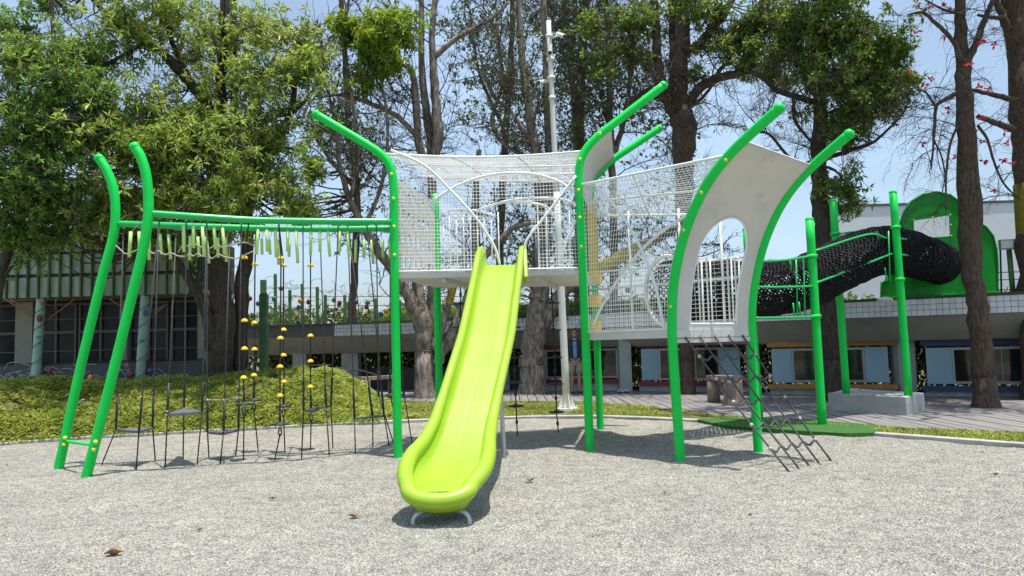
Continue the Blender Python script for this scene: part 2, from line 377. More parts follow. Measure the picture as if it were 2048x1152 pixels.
# gravel play surface: gently uneven sheet inside the kerb
gv = MB()
xs = np.linspace(-10.2, 9.2, 300); rows = []
def gz(x, y):
    return 0.024 * mnoise.noise(Vector((x * 1.1, y * 1.1, 0))) + 0.016 * mnoise.noise(Vector((x * 3.3, y * 3.3, 3))) + 0.007 * mnoise.noise(Vector((x * 8.5, y * 8.5, 7)))
for x in xs:
    yt = float(kerb_y(x)) - 0.02
    ys = -3 + (yt + 3) * np.linspace(0, 1, 260)
    rows.append([(x, y, gz(x, y) + 0.004) for y in ys])
gv.grid(np.array(rows))
struct(gv.build('gravel_ground', 'gravel'))
# loose chips lying on it
def chips():
    n = 150000
    d = 3.2 + (RNG.random(n) ** 1.35) * 8.2
    x = (RNG.random(n) * 2 - 1) * 0.76 * d; y = d
    k = (y < kerb_y(x) - 0.1) & (np.abs(x) < 9); x, y = x[k], y[k]; n = len(x)
    z = np.array([gz(a, b) for a, b in zip(x, y)]) + 0.006
    s = RNG.uniform(0.0035, 0.0085, n)
    base = np.array([[1, 0, -.3], [-.5, .87, -.3], [-.5, -.87, -.3], [0, 0, .75]])
    a = RNG.random(n) * 6.28; ca, sa = np.cos(a), np.sin(a)
    el = RNG.uniform(0.6, 1.7, n); b3 = base[None] * np.ones((n, 1, 1)); b3[:, :, 0] *= el[:, None]
    b3[:, 3, 0] += RNG.uniform(-.5, .5, n); b3[:, 3, 1] += RNG.uniform(-.5, .5, n)
    vx = b3[:, :, 0] * ca[:, None] - b3[:, :, 1] * sa[:, None]; vy = b3[:, :, 0] * sa[:, None] + b3[:, :, 1] * ca[:, None]
    V = np.stack([vx * s[:, None] + x[:, None], vy * s[:, None] + y[:, None], b3[:, :, 2] * s[:, None] + z[:, None]], -1)
    o = np.arange(n)[:, None] * 4
    T = np.concatenate([o + np.array([0, 1, 3]), o + np.array([1, 2, 3]), o + np.array([2, 0, 3])])
    mb = MB(); mb.add(V.reshape(-1, 3), None, T)
    c = mb.build('gravel_chips', 'chip', smooth=False, kind='stuff')
    c['label'] = 'loose grey gravel chips spread over the play area'; c['category'] = 'gravel'
chips()
# kerb
kb = MB()
kt = np.gradient(kerb_pts, axis=0); kn = np.stack([kt[:, 1], -kt[:, 0]], -1); kn /= np.linalg.norm(kn, axis=1, keepdims=True)
kout = -kn; kout *= np.sign((kout * (kerb_pts - np.array([0, 6]))).sum(1))[:, None]
prof = [(0, -0.05), (0.0, 0.045), (0.012, 0.055), (0.125, 0.055), (0.137, 0.045), (0.137, -0.05)]
P = np.array([[(p[0] + o[0] * w, p[1] + o[1] * w, h) for w, h in prof] for p, o in zip(kerb_pts, kout)])
kb.grid(P, flip=True)
struct(kb.build('kerb', 'kerb', smooth=False))

# ---- covered walkway line (drives terrace, canopy and display boards)
can_px = [(430, 678, 24.3), (500, 676, 24), (667, 672, 23.5), (780, 670, 23), (900, 665, 22.3), (1060, 658, 21.4), (1300, 652, 19.6), (1500, 645, 17.8), (1700, 639, 16.6), (1940, 630, 15.3), (2048, 627, 14.8), (2350, 612, 13.6)]
can = np.array([at_y(*a) for a in can_px])
can[:, 2] = np.linspace(1.82, 1.78, len(can))
def can_y(x): return np.interp(x, can[:, 0], can[:, 1])

# terrace
front_px = [(640, 790), (760, 800), (900, 806), (1020, 803), (1150, 803), (1290, 812), (1400, 828), (1520, 838), (1700, 852), (2048, 866)]
fr = np.array([at_z(a, b, 0.05) for a, b in front_px])
fr = np.vstack([fr, [12.5, 8.2, 0.05]])
def fr_y(x): return np.interp(x, fr[:, 0], fr[:, 1])
tb = MB()
xs = np.linspace(-9, 13, 60)
tb.grid(np.array([[(x, fr_y(x) - 0.0, 0.012), (x, can_y(x) + 4, 0.012)] for x in xs]), flip=True)
terrace = struct(tb.build('terrace', 'subfloor'))
pmesh = None
for x in np.arange(-8.6, 12.6, 0.215):
    y0, y1 = float(fr_y(x)), float(can_y(x)) + 1.6
    cuts = [y0 + 0.02 + RNG.uniform(0, .05)] + sorted(RNG.uniform(y0 + 1.2, y1 - .8, 1)) + [y1] if y1 - y0 > 2.5 else [y0, y1]
    for a, b in zip(cuts[:-1], cuts[1:]):
        L = b - a - 0.012
        if pmesh is None:
            mb = MB(); mb.frame((0, 0, 0), ((1, 0, 0), (0, 1, 0), (0, 0, 1)), (0.196, 1.0, 0.04))
            po = mb.build('plank', 'plank', smooth=False); del po['_org']; pmesh = po.data
        else:
            po = bpy.data.objects.new('plank', pmesh); COL.objects.link(po)
        po.parent = terrace; po.location = (x, (a + b) / 2, 0.034 + RNG.uniform(-.003, .004)); po.scale = (1, L, 1)
        po.rotation_euler = (0, RNG.uniform(-.01, .01), RNG.uniform(-.004, .004))

# lawn sheets and the planted bank on the left
def strip(name, m, inner, outer, z, k=6, zf=None):
    mb = MB(); P = []
    for a, b in zip(inner, outer):
        P.append([(a[0] + (b[0] - a[0]) * t, a[1] + (b[1] - a[1]) * t, z if zf is None else zf(a, b, t)) for t in np.linspace(0, 1, k)])
    mb.grid(np.array(P)); return mb.build(name, m)
xs = np.linspace(-3.3, 9.6, 60)
inner = [(x, float(kerb_y(x)) + 0.0) for x in xs]; outer = [(x, max(float(fr_y(x)) + 0.03, float(kerb_y(x)) + .1)) for x in xs]
struct(strip('lawn', 'soil_green', inner, outer, 0.022))
def bank_h(x, t):
    e = np.clip((x + 2.35) / -1.9, 0, 1); e = e * e * (3 - 2 * e)
    s = np.clip(t, 0, 1); h = np.sin(np.clip(s * 1.25, 0, 1) * math.pi / 2) ** 0.9
    return (0.88 + 0.07 * math.sin(x * 1.1)) * e * h
bank_x = np.linspace(-13, -1.9, 90)
def bank_pt(x, t):
    y0 = float(kerb_y(x)) + 0.08; y1 = y0 + 3.4
    z = 0.02 + bank_h(x, t) + 0.07 * mnoise.noise(Vector((x * 1.5, t * 4, 1))) + .045 * mnoise.noise(Vector((x * 4.2, t * 11, 5)))
    return (x, y0 + (y1 - y0) * t, max(z, 0.015))
bank_x = np.linspace(-13, -1.9, 160)
mb = MB(); mb.grid(np.array([[bank_pt(x, t) for t in np.linspace(0, 1, 40)] for x in bank_x]))
struct(mb.build('grass_bank', 'soil_green'))
# artificial turf patch
tp = [at_z(*a, 0.06) for a in ((1395, 839), (1480, 834), (1560, 838), (1650, 842), (1778, 852), (1745, 866), (1690, 867), (1600, 862), (1500, 855), (1440, 850))]
mb = MB(); mb.prism([(p[0], p[1]) for p in tp], 0.0, 0.064); struct(mb.build('turf_mat', 'turf', smooth=False))

def blades(name, label, pts, hmin, hmax, w, m='grass'):
    n = len(pts); a = RNG.random(n) * 6.28; h = RNG.uniform(hmin, hmax, n); lean = RNG.uniform(0.1, 0.9, n)
    d = np.stack([np.cos(a), np.sin(a), np.zeros(n)], -1); s = np.stack([-np.sin(a), np.cos(a), np.zeros(n)], -1)
    ww = (w * RNG.uniform(.6, 1.3, n))[:, None]
    up = np.array([0, 0, 1.0])
    mid = pts + (d * (lean * .35)[:, None] + up * 0.6) * h[:, None]
    tip = pts + (d * (lean * 1.0)[:, None] + up * (1 - .45 * lean)[:, None]) * h[:, None]
    V = np.stack([pts - s * ww * .4, mid - s * ww * .5, tip, mid + s * ww * .5], 1)
    o = np.arange(n)[:, None] * 4
    mb = MB(); mb.add(V.reshape(-1, 3), o + np.array([0, 1, 2, 3]))
    g = mb.build(name, m, smooth=False, kind='stuff'); g['label'] = label; g['category'] = 'grass'; return g
bx = RNG.uniform(-11.5, -1.9, 130000); bt = RNG.random(130000) ** 0.95 * 0.87 - 0.018
bp = np.array([bank_pt(x, t) for x, t in zip(bx, bt)])
keep = np.array([mnoise.noise(Vector((x * 1.3, t * 4.5, 9))) + .25 * mnoise.noise(Vector((x * 6, t * 16, 2))) > -0.5 for x, t in zip(bx, bt)])
keep &= ~((bp[:, 2] < 0.05) & (bx > -2.6))
BANK = bp[keep]
n = 45000
x = RNG.uniform(-3.2, 8.2, n); t = RNG.random(n); y0 = kerb_y(x) + 0.16; y1 = fr_y(x) - 0.03
y = y0 + (y1 - y0) * t; k = (y1 > y0 + .02) & ~((x > 2.9) & (x < 5.5) & (t < 0.8) & (x < 5.2))
k &= np.array([mnoise.noise(Vector((a * 1.6, b * 1.6, 4))) > -0.33 for a, b in zip(x, y)])
k &= ~((np.abs(x - 0.95) < .75) & (y < 14.75 + .25) & (RNG.random(n) < .85))
blades('lawn_grass', 'short green lawn between the kerb and the plank terrace', np.stack([x, y, np.full(n, .022)], -1)[k], 0.03, 0.085, 0.016)

# ================================================================== MAIN CLIMBING FRAME
PR = 0.058
A1b, A2b = at_z(172, 955, 0), at_z(117, 938, 0)
Db, Fb, F2b = at_z(796, 914, 0), at_z(1180, 900, 0), at_z(1201, 860, 0)
G1b, G2b = at_z(1361, 922, 0), at_z(1517, 905, 0)
Eb = at_y(880, 874, 11.8); Eb[2] = 0
frame = thing('climbing_frame', 'large bright green and white climbing frame with mesh walls and lime slide on gravel', 'climbing frame', (0, 10, 0))
def post(px, plane=None, Y=None, n=8, name='post'):
    if plane is not None: pts = np.array([at_plane(a, b, plane[0], plane[1]) for a, b in px])
    else: pts = np.array([at_y(a, b, Y) for a, b in px])
    c = cr(pts, n)
    c = np.vstack([[c[0][0], c[0][1], -0.08], c])
    mb = MB(); mb.tube(c, PR, 18)
    o = mb.build(name, 'green', frame)
    tipd = unit(c[-1] - c[-2]); tip = c[-1]
    mb = MB(); u = unit(np.cross(tipd, (0, 1, 0.01))); w = np.cross(tipd, u)
    prof = [(0.0, .062), (.012, .064), (.04, .060), (.062, .045), (.072, .022), (.075, .001)]
    mb.grid(np.array([[tip + tipd * (h - .03) + rr * (math.cos(a) * u + math.sin(a) * w) for h, rr in prof] for a in np.arange(16) / 16 * 6.2832]), closed_u=True)
    mb.build('end_cap', 'green', o)
    return c
n1 = unit(np.array([0.64, -0.77]))
A1c = post([(172, 955), (215, 790), (262, 600), (288, 490), (297, 420), (293, 355), (282, 315), (268, 292)], Y=A1b[1])
A2c = post([(117, 938), (160, 740), (203, 560), (226, 475), (231, 425), (227, 380), (214, 342), (197, 315)], Y=A2b[1])
Dc = post([(796, 914), (791, 650), (788, 450), (787, 370), (780, 333), (760, 307), (715, 278), (630, 228)], Y=Db[1])
Fc = post([(1180, 900), (1170, 650), (1161, 430), (1158, 350), (1165, 312), (1190, 278), (1240, 238), (1328, 170)], Y=Fb[1])
F2c = post([(1201, 860), (1193, 660), (1185, 460), (1184, 378), (1196, 348), (1225, 320), (1265, 293), (1320, 256)], Y=F2b[1])
G1c = post([(1361, 922), (1347, 720), (1344, 630), (1350, 550), (1372, 460), (1410, 375), (1465, 303), (1560, 215)], plane=(G1b, n1))
G2c = post([(1517, 905), (1505, 720), (1503, 630), (1510, 560), (1530, 480), (1565, 405), (1615, 342), (1700, 267)], plane=(G2b, n1))
Ep = np.array([[Eb[0], Eb[1], -.08], [Eb[0], Eb[1], 2.0], [Eb[0], Eb[1], 3.85]])
MB().tube(cr(Ep, 6), PR, 18).build('post', 'green', frame)

# left rails (monkey bars) and ladder rung
def pipe(pts, r, m, par, name, sides=12, n=8):
    return MB().tube(cr(pts, n), r, sides).build(name, m, par)
beamF = [at_y(292, 420, A1b[1]), at_y(400, 432, 9.2), at_y(512, 441, 9.45), at_y(640, 443, 9.68), at_y(790, 441, Db[1])]
beamB = [at_y(230, 440, A2b[1]), at_y(370, 450, 9.85), at_y(512, 456, 10.1), at_y(640, 459, 10.3), at_y(800, 456, 10.5)]
for b in (beamF, beamB):
    za = 3.1
    for p in b: p[2] = za + (p[2] - za) * 0.5
beamF, beamB = cr(beamF, 8), cr(beamB, 8)
MB().tube(beamF, 0.044, 14).build('overhead_rail', 'green_beam', frame)
MB().tube(beamB, 0.044, 14).build('overhead_rail', 'green_beam', frame)
pipe([at_y(130, 882, A2b[1]), at_y(190, 891, A1b[1])], 0.02, 'green', frame, 'rung')
for (a, b, Y) in ((130, 876, A2b[1]), (128, 889, A2b[1]), (191, 884, A1b[1]), (188, 899, A1b[1])):
    p = at_y(a, b, Y - .06); MB().sphere(p, 0.026, 10, 6).build('bolt_cap', 'bolt', frame)
def bolts(lst, fn):
    for a, b in lst:
        p = fn(a, b); d = unit(CAM - p); MB().sphere(p + d * 0.058, 0.023, 10, 6).build('bolt_cap', 'bolt', frame)
bolts([(783, 348), (787, 397), (788, 453), (789, 510)], lambda a, b: at_y(a, b, Db[1]))
bolts([(1200, 267), (1160, 318), (1157, 380), (1160, 435), (1163, 493)], lambda a, b: at_y(a, b, Fb[1]))
bolts([(1452, 320), (1403, 385), (1368, 460), (1341, 613)], lambda a, b: at_plane(a, b, G1b, n1))

# platforms
Z1, Z2 = 2.42, 1.55
MB().prism([(Db[0] + .03, Db[1]), (Fb[0] - .03, Fb[1]), (F2b[0], F2b[1]), (Eb[0], Eb[1])], Z1 - .07, Z1).build('deck', 'panel_white', frame, smooth=False)
for t in (0.25, 0.5, 0.75):
    a = (1 - t) * Db + t * Fb; b = (1 - t) * Eb + t * F2b
    MB().beam((a[0], a[1] + .08, Z1 - .10), (b[0], b[1] - .08, Z1 - .10), .05, .056).build('joist', 'panel_white', frame, smooth=False)
MB().prism([(Fb[0] + .02, Fb[1]), (G1b[0], G1b[1]), (G2b[0], G2b[1]), (F2b[0], F2b[1])], Z2 - .09, Z2).build('deck', 'panel_white', frame, smooth=False)

def netting(S, us, vs, r=0.0032, name='wire_mesh', par=frame, m='wire', nseg=8):
    mb = MB()
    for u in us:
        mb.tube([S(u, v) for v in np.linspace(vs[0], vs[-1], nseg)], r, 4, cap=False)
    for v in vs:
        mb.tube([S(u, v) for u in np.linspace(us[0], us[-1], nseg)], r, 4, cap=False)
    return mb.build(name, m, par, kind='stuff')
ZT1 = 4.05
def S1(u, v):
    z = Z1 + .02 + (ZT1 - Z1 - .02) * v
    a = interp_z(Dc[:-6], z); b = interp_z(Fc[:-6], z)
    p = a * (1 - u) + b * u; p[1] += 0.26 * v * math.sin(math.pi * u); return p
EDGE = np.linspace(0, 1, 3)
# front mesh of the high platform, left open over the slide mouth
us = np.linspace(0.0, 1.0, 58); vs_ = np.linspace(0, 1, 33)
def net_front():
    mb = MB()
    hole = lambda u, v: 0.44 < u < 0.76 and v < (0.62 * math.sqrt(max(0, 1 - ((u - .6) / .16) ** 2)))
    for u in us:
        run = [v for v in np.linspace(0, 1, 34) if not hole(u, v)]
        mb.tube([S1(u, v) for v in run], 0.0032, 4, cap=False)
    for v in vs_:
        run = []
        for u in np.linspace(0, 1, 64):
            if hole(u, v):
                if len(run) > 1: mb.tube([S1(a, v) for a in run], 0.0032, 4, cap=False)
                run = []
            else: run.append(u)
        if len(run) > 1: mb.tube([S1(a, v) for a in run], 0.0032, 4, cap=False)
    return mb.build('wire_mesh', 'wire', frame, kind='stuff')
net_front()
pipe([S1(u, 1) for u in np.linspace(0, 1, 9)], 0.017, 'white', frame, 'mesh_rim', 8, 2)
pipe([S1(u, 0) for u in np.linspace(0, 1, 5)], 0.014, 'white', frame, 'mesh_rim', 8, 2)
bk = lambda u: np.array([Eb[0] * (1 - u) + F2b[0] * u, Eb[1] * (1 - u) + F2b[1] * u - .06, ZT1 + .02])
def S1r(u, v):
    a = S1(u, 1); b = bk(u); p = a * (1 - v) + b * v; p[2] += 0.05 * math.sin(math.pi * v); return p
netting(S1r, np.linspace(0, 1, 58), np.linspace(0, 1, 42))
for u in (0.33, 0.66): pipe([S1r(u, v) for v in np.linspace(0, 1, 5)], 0.014, 'white', frame, 'roof_bar', 8, 2)
for v in (0.5, 1.0): pipe([S1r(u, v) for u in np.linspace(0, 1, 7)], 0.016, 'white', frame, 'roof_bar', 8, 2)
Yf = Db[1] + .06
def arc(px, Y, r=0.019, name='arched_bar', par=frame, n=8, plane=None):
    pts = [at_plane(a, b, *plane) if plane else at_y(a, b, Y) for a, b in px]
    return pipe(pts, r, 'white', par, name, 8, n)
arc([(782, 300), (850, 332), (905, 385), (955, 440), (988, 492), (1000, 530)], Yf + .02)
arc([(799, 472), (850, 415), (915, 371), (985, 349), (1060, 347), (1115, 362), (1150, 385)], Yf + .1)
arc([(1152, 352), (1100, 420), (1055, 478), (1050, 500)], Yf + .06)
arc([(1152, 440), (1132, 485), (1122, 526)], Yf + .12)
# back railing of the high platform with balusters
yb = 11.75
arc([(882, 428), (905, 420), (950, 421), (990, 432)], yb)
arc([(955, 420), (1000, 406), (1045, 404), (1090, 412), (1108, 432)], yb - .5)
arc([(1000, 404), (1060, 396), (1130, 400), (1165, 420)], yb)
for x in (886, 898, 912, 926, 940, 954, 968, 982, 996):
    a = at_y(x, 424, yb); b = at_y(x + 3, 538, yb); b[2] = Z1; pipe([a, b], 0.012, 'white', frame, 'baluster', 6, 1)
for x in (1075, 1092, 1115, 1138):
    a = at_y(x, 404, yb); b = at_y(x + 3, 538, yb); b[2] = Z1; pipe([a, b], 0.012, 'white', frame, 'baluster', 6, 1)
for a, b in (((880, 432), (990, 434)), ((1064, 425), (1160, 428))):
    pipe([at_y(*a, yb), at_y(*b, yb)], 0.012, 'white', frame, 'rail', 6, 2)
pipe([at_y(835, 353, yb), at_y(1160, 346, yb)], 0.02, 'white', frame, 'rail', 8, 2)
# slotted white side panel between the left posts
def sidepanel():
    Ec = np.array([[Eb[0], Eb[1], 0], [Eb[0], Eb[1], 5]])
    nu, nv = 41, 40
    zs = np.linspace(Z1 + .01, 3.72, nv)
    a = interp_z(Dc[:-6], zs); b = interp_z(Ec, zs)
    U = np.linspace(0.03, 0.97, nu)
    P = a[None] * (1 - U)[:, None, None] + b[None] * U[:, None, None]
    q = []
    for i in range(nu - 1):
        for j in range(nv - 1):
            row = j % 10
            if 3 <= row <= 7 and j < 36 and (i % 5) in (1, 2, 3) and 2 < i < nu - 4: continue
            q.append([i * nv + j, (i + 1) * nv + j, (i + 1) * nv + j + 1, i * nv + j + 1])
    mb = MB(); mb.add(P.reshape(-1, 3), q); o = mb.build('slotted_panel', 'panel_white', frame, smooth=False)
    md = o.modifiers.new('t', 'SOLIDIFY'); md.thickness = 0.018
sidepanel()
# flared panel on the right of the high platform
def ruled(c1, c2, z0, z1, name, nu=8, nv=20):
    zs = np.linspace(*z0, nv), np.linspace(*z1, nv)
    a = interp_z(c1, zs[0]); b = interp_z(c2, zs[1]); U = np.linspace(0.02, 0.98, nu)
    P = a[None] * (1 - U)[:, None, None] + b[None] * U[:, None, None]
    mb = MB(); mb.grid(P); o = mb.build(name, 'panel_white', frame)
    md = o.modifiers.new('t', 'SOLIDIFY'); md.thickness = 0.015; md.offset = 0
    return o
zF = at_y(1222, 252, Fb[1])[2]; zF2 = at_y(1228, 318, F2b[1])[2]
ruled(Fc, F2c, (3.55, zF), (3.55, zF2), 'flared_panel')
# low platform: front mesh, roof mesh, arches
ztF = at_y(1168, 370, Fb[1])[2]; ztG = at_plane(1450, 312, G1b, n1)[2]
def S2(u, v):
    zl = Z2 + .02 + (ztF - Z2 - .02) * v; zr = Z2 + .02 + (ztG - Z2 - .02) * v
    return interp_z(Fc[:-6], zl) * (1 - u) + interp_z(G1c, zr) * u
netting(S2, np.linspace(0, 1, 40), np.linspace(0, 1, 36), nseg=12)
pipe([S2(u, 1) for u in np.linspace(0, 1, 5)], 0.018, 'white', frame, 'mesh_rim', 8, 2)
pipe([S2(u, 0) for u in np.linspace(0, 1, 5)], 0.016, 'white', frame, 'mesh_rim', 8, 2)
pipe([S2(0.015, v) for v in np.linspace(0, 1, 5)], 0.014, 'white', frame, 'mesh_rim', 8, 2)
G2t = at_plane(1600, 358, G2b, n1)
def S2r(u, v):
    a = S2(u, 1); b = np.array([F2b[0], F2b[1], 3.52]) * (1 - u) + np.array([G2b[0] + .15, G2b[1] - .1, 3.0]) * u
    return a * (1 - v) + b * v
netting(S2r, np.linspace(0, 1, 36), np.linspace(0, 1, 26))
for v in (0.5, 1.0): pipe([S2r(u, v) for u in np.linspace(0, 1, 5)], 0.018, 'white', frame, 'roof_bar', 8, 2)
pipe([S2r(.4, v) for v in np.linspace(0, 1, 3)], 0.014, 'white', frame, 'roof_bar', 8, 2)
pl = ((Fb[0], Fb[1] - .03), (G1b - Fb)[:2] / np.linalg.norm((G1b - Fb)[:2]))
arc([(1196, 376), (1240, 425), (1281, 495), (1310, 570), (1325, 640), (1328, 656)], 0, plane=pl, r=.02)
arc([(1184, 652), (1222, 580), (1280, 503), (1335, 455), (1385, 425)], 0, plane=pl, r=.02)
# back mesh of the low platform
bkp = lambda u: F2b * (1 - u) + G2b * u
def S2b(u, v):
    p = bkp(u).copy(); p[2] = Z2 + .02 + v * (1.0 - .1 * u); return p
netting(S2b, np.linspace(0.08, 0.97, 24), np.linspace(0, 1, 17), r=.0026, nseg=3)
for v in (0.0, 0.72, 1.0): pipe([S2b(u, v) for u in (0.05, .5, .98)], 0.017, 'white', frame, 'rail', 8, 2)
for u, z in ((0.28, 3.45), (0.62, 3.3), (0.86, 3.1)):
    p = bkp(u); pipe([(p[0], p[1], Z2), (p[0], p[1], z)], 0.018, 'white', frame, 'upright', 8, 1)
# looped white ladder rods seen through the arch
bd = unit(np.r_[(G2b - F2b)[:2], 0])
for x in (1399, 1416, 1458, 1473):
    c = at_plane(x, 520, (F2b - np.array([bd[1], -bd[0], 0]) * -.05)[:2], bd[:2]); zt, zb = c[2], 1.66
    w = .034; L = []
    for k in np.linspace(0, math.pi, 7): L.append(c + bd * w * math.cos(k) + np.array([0, 0, w * math.sin(k)]))
    L2 = [np.array([L[-1][0], L[-1][1], zb]) + bd * 0]
    for k in np.linspace(math.pi, 2 * math.pi, 7): L2.append(np.array([c[0], c[1], zb]) + bd * w * math.cos(k) + np.array([0, 0, w * math.sin(k)]))
    MB().tube(np.array(L + L2 + [L[0]]), 0.011, 6).build('loop_rod', 'white', frame)

# arched exit panel between the two curved right posts
def exit_panel():
    zt1 = at_plane(1497, 278, G1b, n1)[2]; zt2 = at_plane(1630, 330, G2b, n1)[2]
    def S(u, v):
        z1 = Z2 - .11 + (zt1 - Z2 + .11) * v; z2 = Z2 - .11 + (zt2 - Z2 + .11) * v
        return interp_z(G1c, z1) * (1 - u) + interp_z(G2c, z2) * u
    N = 72; loop_o, loop_i = [], []
    cu, w, v0, v1 = 0.51, 0.29, 0.085, 0.69; va = 0.50
    inner = []
    for k in range(12): inner.append((cu - w + 2 * w * k / 12, v0))
    for k in range(16): inner.append((cu + w, v0 + (va - v0) * k / 16))
    for k in range(28):
        a = math.pi * k / 28; inner.append((cu + w * math.cos(a), va + (v1 - va) * math.sin(a)))
    for k in range(16): inner.append((cu - w, va - (va - v0) * k / 16))
    for (u, v) in inner:
        du, dv = u - cu, v - 0.38
        s = min([x for x in ((0.97 - cu) / du if du > 1e-6 else 9e9, (0.03 - cu) / du if du < -1e-6 else 9e9, (1 - .38) / dv if dv > 1e-6 else 9e9, (0 - .38) / dv if dv < -1e-6 else 9e9)])
        loop_o.append((cu + du * s, 0.38 + dv * s))
    corners = [(0.03, 0.), (0.97, 0.), (0.97, 1.), (0.03, 1.)]
    for cu_, cv_ in corners:
        k = min(range(len(loop_o)), key=lambda i: (loop_o[i][0] - cu_) ** 2 + (loop_o[i][1] - cv_) ** 2); loop_o[k] = (cu_, cv_)
    K = 12; P = []
    for (a, b) in zip(inner, loop_o):
        P.append([S(a[0] + (b[0] - a[0]) * t, a[1] + (b[1] - a[1]) * t) for t in np.linspace(0, 1, K)])
    mb = MB(); mb.grid(np.array(P), closed_u=True); o = mb.build('arched_panel', 'panel_white', frame)
    md = o.modifiers.new('t', 'SOLIDIFY'); md.thickness = 0.02; md.offset = 0
    MB().tube(np.array([S(*a) for a in inner + inner[:1]]), 0.014, 6, cap=False).build('panel_edging', 'white', o)
    # sill below the arch with short bars
    MB().beam(S(0.03, 0.0) + np.array([0, 0, -.02]), S(0.97, 0.0) + np.array([0, 0, -.02]), 0.06, 0.05).build('sill', 'panel_white', o, smooth=False)
    return S
EXS = exit_panel()
# yellow sleeve and climbing holds on the back post
sl_pts = [interp_z(F2c[:-6], z) for z in np.linspace(2.55, 3.75, 6)]
MB().tube(np.array(sl_pts), 0.085, 16).build('yellow_sleeve', 'wrap', frame)
for yy in (556, 602, 655):
    p = at_y(1187, yy, F2b[1]); MB().box(p, (0.20, 0.2, 0.20), 0.3).build('climbing_hold', 'yellow', frame, smooth=False)
    o = frame.children[-1]; b = o.modifiers.new('b', 'BEVEL'); b.width = 0.045; b.segments = 3

